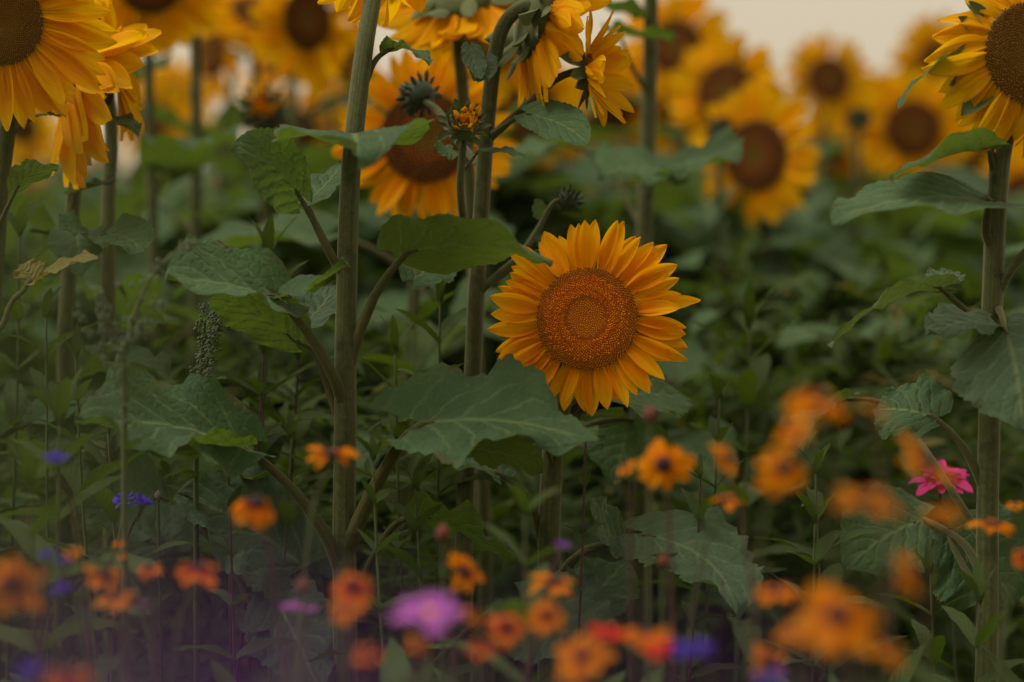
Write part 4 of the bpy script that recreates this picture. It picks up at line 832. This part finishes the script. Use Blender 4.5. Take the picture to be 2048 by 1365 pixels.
FL = [
 ('orange flower seen edge-on in front of the thick pale stem', 'orange', 662, 908, 2.02, 58, (.05, -.28, 1)),
 ('orange flower with drooping petals over the wrinkled grey leaf', 'droop', 512, 1005, 1.92, 66, (.1, -.45, .9)),
 ('big blurred orange flower cut by the left picture edge', 'orange', 22, 1170, 1.55, 76, (.3, -.9, .3)),
 ('small orange flower, upper of two below the blue pair', 'plain', 238, 1086, 2.15, 16, (0, -.6, .8)),
 ('small orange flower, lower of two below the blue pair', 'plain', 245, 1112, 2.12, 13, (0, -.6, .8)),
 ('tilted orange flower right of the big left-edge one', 'orange', 212, 1152, 1.88, 50, (.4, -.5, .8)),
 ('orange flower lowest of the trio right of the left-edge one', 'plain', 232, 1196, 1.85, 56, (-.1, -.25, 1)),
 ('small orange flower close to the violet-blue pair', 'plain', 145, 1106, 2.0, 24, (0, -.5, .8)),
 ('red-orange flower with a dark top left of the stem foot', 'rust', 398, 1136, 1.85, 62, (.1, -.3, 1)),
 ('dim rusty flower beside the red-orange one', 'rust', 300, 1135, 1.95, 32, (0, -.4, .9)),
 ('orange flower with dusky middle in front of the stem foot', 'rust', 706, 1172, 1.72, 50, (.2, -.7, .6)),
 ('orange flower just under the dusky one at the stem foot', 'orange', 695, 1215, 1.70, 46, (-.2, -.4, .9)),
 ('large mauve flower with yellow button, the only one of its kind', 'mauve', 860, 1226, 1.52, 86, (0, -.42, .9)),
 ('tilted orange flower with a dark eye above the mauve one', 'orange', 928, 1146, 1.95, 50, (.45, -.8, .45)),
 ('orange flower in profile left of the dark weed stalk', 'orange', 1110, 1165, 1.95, 64, (.1, -.25, 1)),
 ('orange flower with a grey-brown eye low in the middle', 'rust', 1012, 1255, 1.72, 50, (0, -.8, .55)),
 ('orange flower between the brown-eyed one and the weed stalk', 'orange', 1095, 1232, 1.74, 48, (.3, -.6, .7)),
 ('large orange flower with a dark slanting slit of an eye, at the bottom edge', 'plain', 1165, 1312, 1.62, 70, (-.5, -.8, .45)),
 ('scarlet poppy beside the orange row at the bottom', 'red', 1215, 1268, 1.66, 42, (0, -.25, 1)),
 ('orange flower touching the scarlet poppy', 'plain', 1292, 1268, 1.66, 56, (.1, -.25, 1)),
 ('scarlet poppy lower, next to the blue-violet flower', 'red', 1316, 1300, 1.62, 30, (0, -.6, .8)),
 ('small flower with a dark eye and ragged orange petals near the bottom right of middle', 'orange', 1541, 1322, 1.72, 48, (.35, -.85, .4)),
 ('round orange flower with a black eye facing the viewer under the sharp sunflower', 'plain', 1327, 930, 1.98, 68, (-.05, -1, .12)),
 ('orange flower half hidden left of the black-eyed one', 'plain', 1252, 936, 2.05, 26, (-.5, -.4, .7)),
 ('orange flower turned aside right of the black-eyed one', 'plain', 1452, 918, 1.85, 46, (.6, -.5, .5)),
 ('orange flower seen edge-on below the turned-aside one', 'orange', 1455, 1000, 2.0, 46, (0, -.22, 1)),
 ('blurred orange flower hanging below the arc', 'plain', 1566, 938, 1.62, 66, (.1, -.85, .45)),
 ('blurred orange flower forming the arc above the others', 'plain', 1640, 800, 1.5, 78, (.3, -.35, .9)),
 ('blurred orange flower at the foot of the arc', 'plain', 1585, 860, 1.55, 50, (-.4, -.5, .7)),
 ('blurred orange flower, upper of the slanting streak', 'plain', 1748, 818, 1.55, 40, (.5, -.3, .8)),
 ('blurred orange flower, lower of the slanting streak', 'plain', 1852, 925, 1.6, 84, (.5, -.35, .8)),
 ('sharp pink zinnia behind the blurred streak', 'pink', 1884, 960, 2.78, 64, (.05, -.28, 1)),
 ('very soft yellow-orange flower low between the streak and the arc', 'orange', 1735, 1000, 1.38, 80, (.2, -.3, .95)),
 ('soft orange flower under the pink zinnia', 'plain', 1880, 1028, 1.5, 44, (0, -.3, 1)),
 ('flat orange flower with a dark button near the right edge', 'orange', 1986, 1050, 2.1, 56, (.05, -.2, 1)),
 ('tiny orange flower above the flat one at the right edge', 'plain', 2030, 1012, 2.1, 24, (0, -.3, 1)),
 ('red-orange flower cut by the right picture edge', 'rust', 2046, 1112, 1.9, 28, (-.4, -.6, .6)),
 ('soft orange flower standing on edge like an upright streak', 'plain', 1826, 1150, 1.45, 72, (.92, -.35, .2)),
 ('flat orange flower above the large soft one', 'orange', 1553, 1182, 1.78, 56, (0, -.3, 1)),
 ('largest soft orange flower with a brown eye, lower right', 'plain', 1675, 1232, 1.42, 98, (.05, -.8, .55)),
 ('orange flower tucked under the left side of the largest soft one', 'plain', 1592, 1266, 1.55, 50, (-.1, -.3, 1)),
 ('slanting orange flower under the right side of the largest soft one', 'plain', 1778, 1298, 1.5, 62, (.4, -.3, .9)),
 ('red-orange flower at the bottom edge near the left corner', 'rust', 132, 1352, 1.5, 62, (.1, -.45, .9)),
 ('small orange flower with a dark eye under the mauve one', 'orange', 840, 1290, 1.68, 32, (.4, -.7, .5)),
 ('rusty flower below the stem foot near the bottom edge', 'rust', 735, 1306, 1.62, 38, (-.3, -.7, .6)),
 ('orange flower right of the mauve one', 'orange', 945, 1230, 1.72, 28, (.3, -.6, .7)),
 ('orange flower at the bottom between the mauve one and the slit-eyed one', 'rust', 962, 1292, 1.65, 36, (0, -.5, .8)),
 ('bright blue cornflower, left of a touching pair', 'blue', 247, 1003, 2.5, 31, (-.2, -.3, 1)),
 ('bright blue cornflower, right of a touching pair', 'blue', 285, 1008, 2.5, 30, (.3, -.3, 1)),
 ('soft violet-blue cornflower alone at the left', 'blue', 112, 925, 2.05, 36, (0, -.3, 1)),
 ('violet-blue cornflower beside the small orange bloom, upper', 'blue', 93, 1112, 1.95, 20, (0, -.3, 1)),
 ('violet-blue cornflower beside the small orange bloom, lower', 'blue', 126, 1124, 1.95, 18, (0, -.3, 1)),
 ('dim indigo cornflower above the trio of orange flowers', 'blue', 122, 1182, 1.8, 26, (0, -.3, 1)),
 ('indigo cornflower in the lower left corner', 'blue', 55, 1350, 1.5, 44, (0, -.3, 1)),
 ('violet cornflower next to the scarlet poppies', 'blue', 1362, 1308, 1.62, 34, (0, -.4, .9)),
 ('paler violet cornflower touching the one by the poppies', 'blue', 1402, 1302, 1.62, 36, (0, -.4, .9)),
 ('blue-violet cornflower at the bottom edge right of middle', 'blue', 1540, 1366, 1.6, 46, (0, -.3, 1)),
 ('pink-lilac flower, left of a small pair by the stem foot', 'mauve', 586, 1212, 1.9, 26, (0, -.3, 1)),
 ('pink-lilac flower, right of a small pair by the stem foot', 'mauve', 617, 1217, 1.9, 20, (0, -.3, 1)),
 ('tiny lilac flower at the right end of the orange trio', 'mauve', 290, 1204, 1.85, 12, (0, -.4, .9)),
 ('violet flower in deep shade under the olive weed', 'violet', 1122, 1098, 2.1, 24, (0, -.4, .9)),
]
for i, (lb, kd, px, py, d, rp, fc) in enumerate(FL): wild(lb, kd, px, py, d + (2.6 - d) * .17, rp * (.90 if kd in ('orange', 'plain', 'rust', 'mauve') else 1), fc, 700 + i)

def budstalk(label, px, py, d, r, mat, seed):
    pos = P(px, py, d); base = V((pos.x, pos.y + .03, 0)); t = thing('flower_bud', label, 'flower bud', base, 'closed buds of meadow flowers')
    tube_part('stem', [base, V((base.x, base.y, pos.z * .6)), pos + V((0, .004, -.03)), pos], .0016, .0012, 'weed_stem', t, base, 6, 5)
    me = lathe([(.15, -1.2), (.7, -.9), (1, -.3), (.9, .3), (.5, .9), (.12, 1.3), (0, 1.35)], mat, 'bud', 10)
    ob('bud', me, t, T4(pos - base) @ Matrix.Scale(r, 4))
budstalk('tiny pale bud beside the blue pair', 316, 990, 2.6, .0032, 'bud_pale', 1)
budstalk('tiny pale bud above the wrinkled grey leaf', 456, 928, 2.66, .0032, 'bud_pale', 2)
budstalk('blurred reddish bud right of the leaning stalk', 886, 1066, 2.15, .0055, 'red_bud', 3)
budstalk('blurred reddish bud under the wrinkled grey leaf', 606, 1172, 2.0, .005, 'red_bud', 5)
budstalk('dim red bud in front of the dark leaf under the sharp sunflower', 1300, 828, 2.1, .0050, 'red_bud', 6)
budstalk('red bud in front of the serrated leaf', 1326, 1122, 2.15, .0045, 'red_bud', 9)

# violet sprigs right in front of the lens: they melt into a faint violet veil
def sprig(label, px, py, d, h, seed, lib=None, name='lavender_sprig', cat='lavender', group='violet sprigs close to the lens'):
    q = random.Random(seed); top = P(px, py, d); base = V((top.x, top.y + .01, 0)); t = thing(name, label, cat, base, group)
    tube_part('stem', [base, V((base.x, base.y, top.z * .5)), top], .0011, .0007, 'weed_stem', t, base, 5, 5)
    for k in range(26):
        f = k / 26; a = k * 2.4; p = top - V((0, 0, h * f)); L = q.uniform(.0064, .0090)
        ob('petal' if lib is None else 'spikelet', (lib or PET_VIOLET)[k % 5], t, T4(p - base) @ frame(V((math.cos(a), math.sin(a), .7)), V((0, 0, 1))) @ Matrix.Scale(L, 4))
sprig('violet sprig melted into a faint haze, lower left corner', 170, 1190, .42, .05, 1)
sprig('violet sprig melted into a faint haze under the wrinkled leaf', 430, 1270, .40, .05, 2)
sprig('violet sprig melted into a faint haze below the mauve flower', 760, 1330, .44, .05, 3)
sprig('violet sprig melted into a faint haze along the left bottom edge', 40, 1290, .40, .05, 4)
sprig('violet sprig melted into a faint haze between the stem foot and the left corner', 300, 1330, .38, .05, 5)
sprig('violet sprig melted into a faint haze under the stem foot', 590, 1310, .42, .05, 6)
sprig('violet sprig added for a faint haze at the bottom edge below the scarlet poppies', 1120, 1350, .42, .04, 7)  # this sprig and the next are added to spread the veil rightwards
sprig('violet sprig added for a faint haze at the bottom edge, right of the slit-eyed flower', 1500, 1370, .42, .04, 8)
for lb, px, py, sd in (('grass plume added for an olive haze, upper of two at the left', 40, 330, 9), ('grass plume added for an olive haze, lower of two at the left', 130, 560, 10)):
    sprig(lb, px, py, .36, .05, sd, BRACT, 'haze_grass_plume', 'grass', 'grass plumes added close to the lens for haze')  # made-up grass by the lens, its blur stands in for olive haze
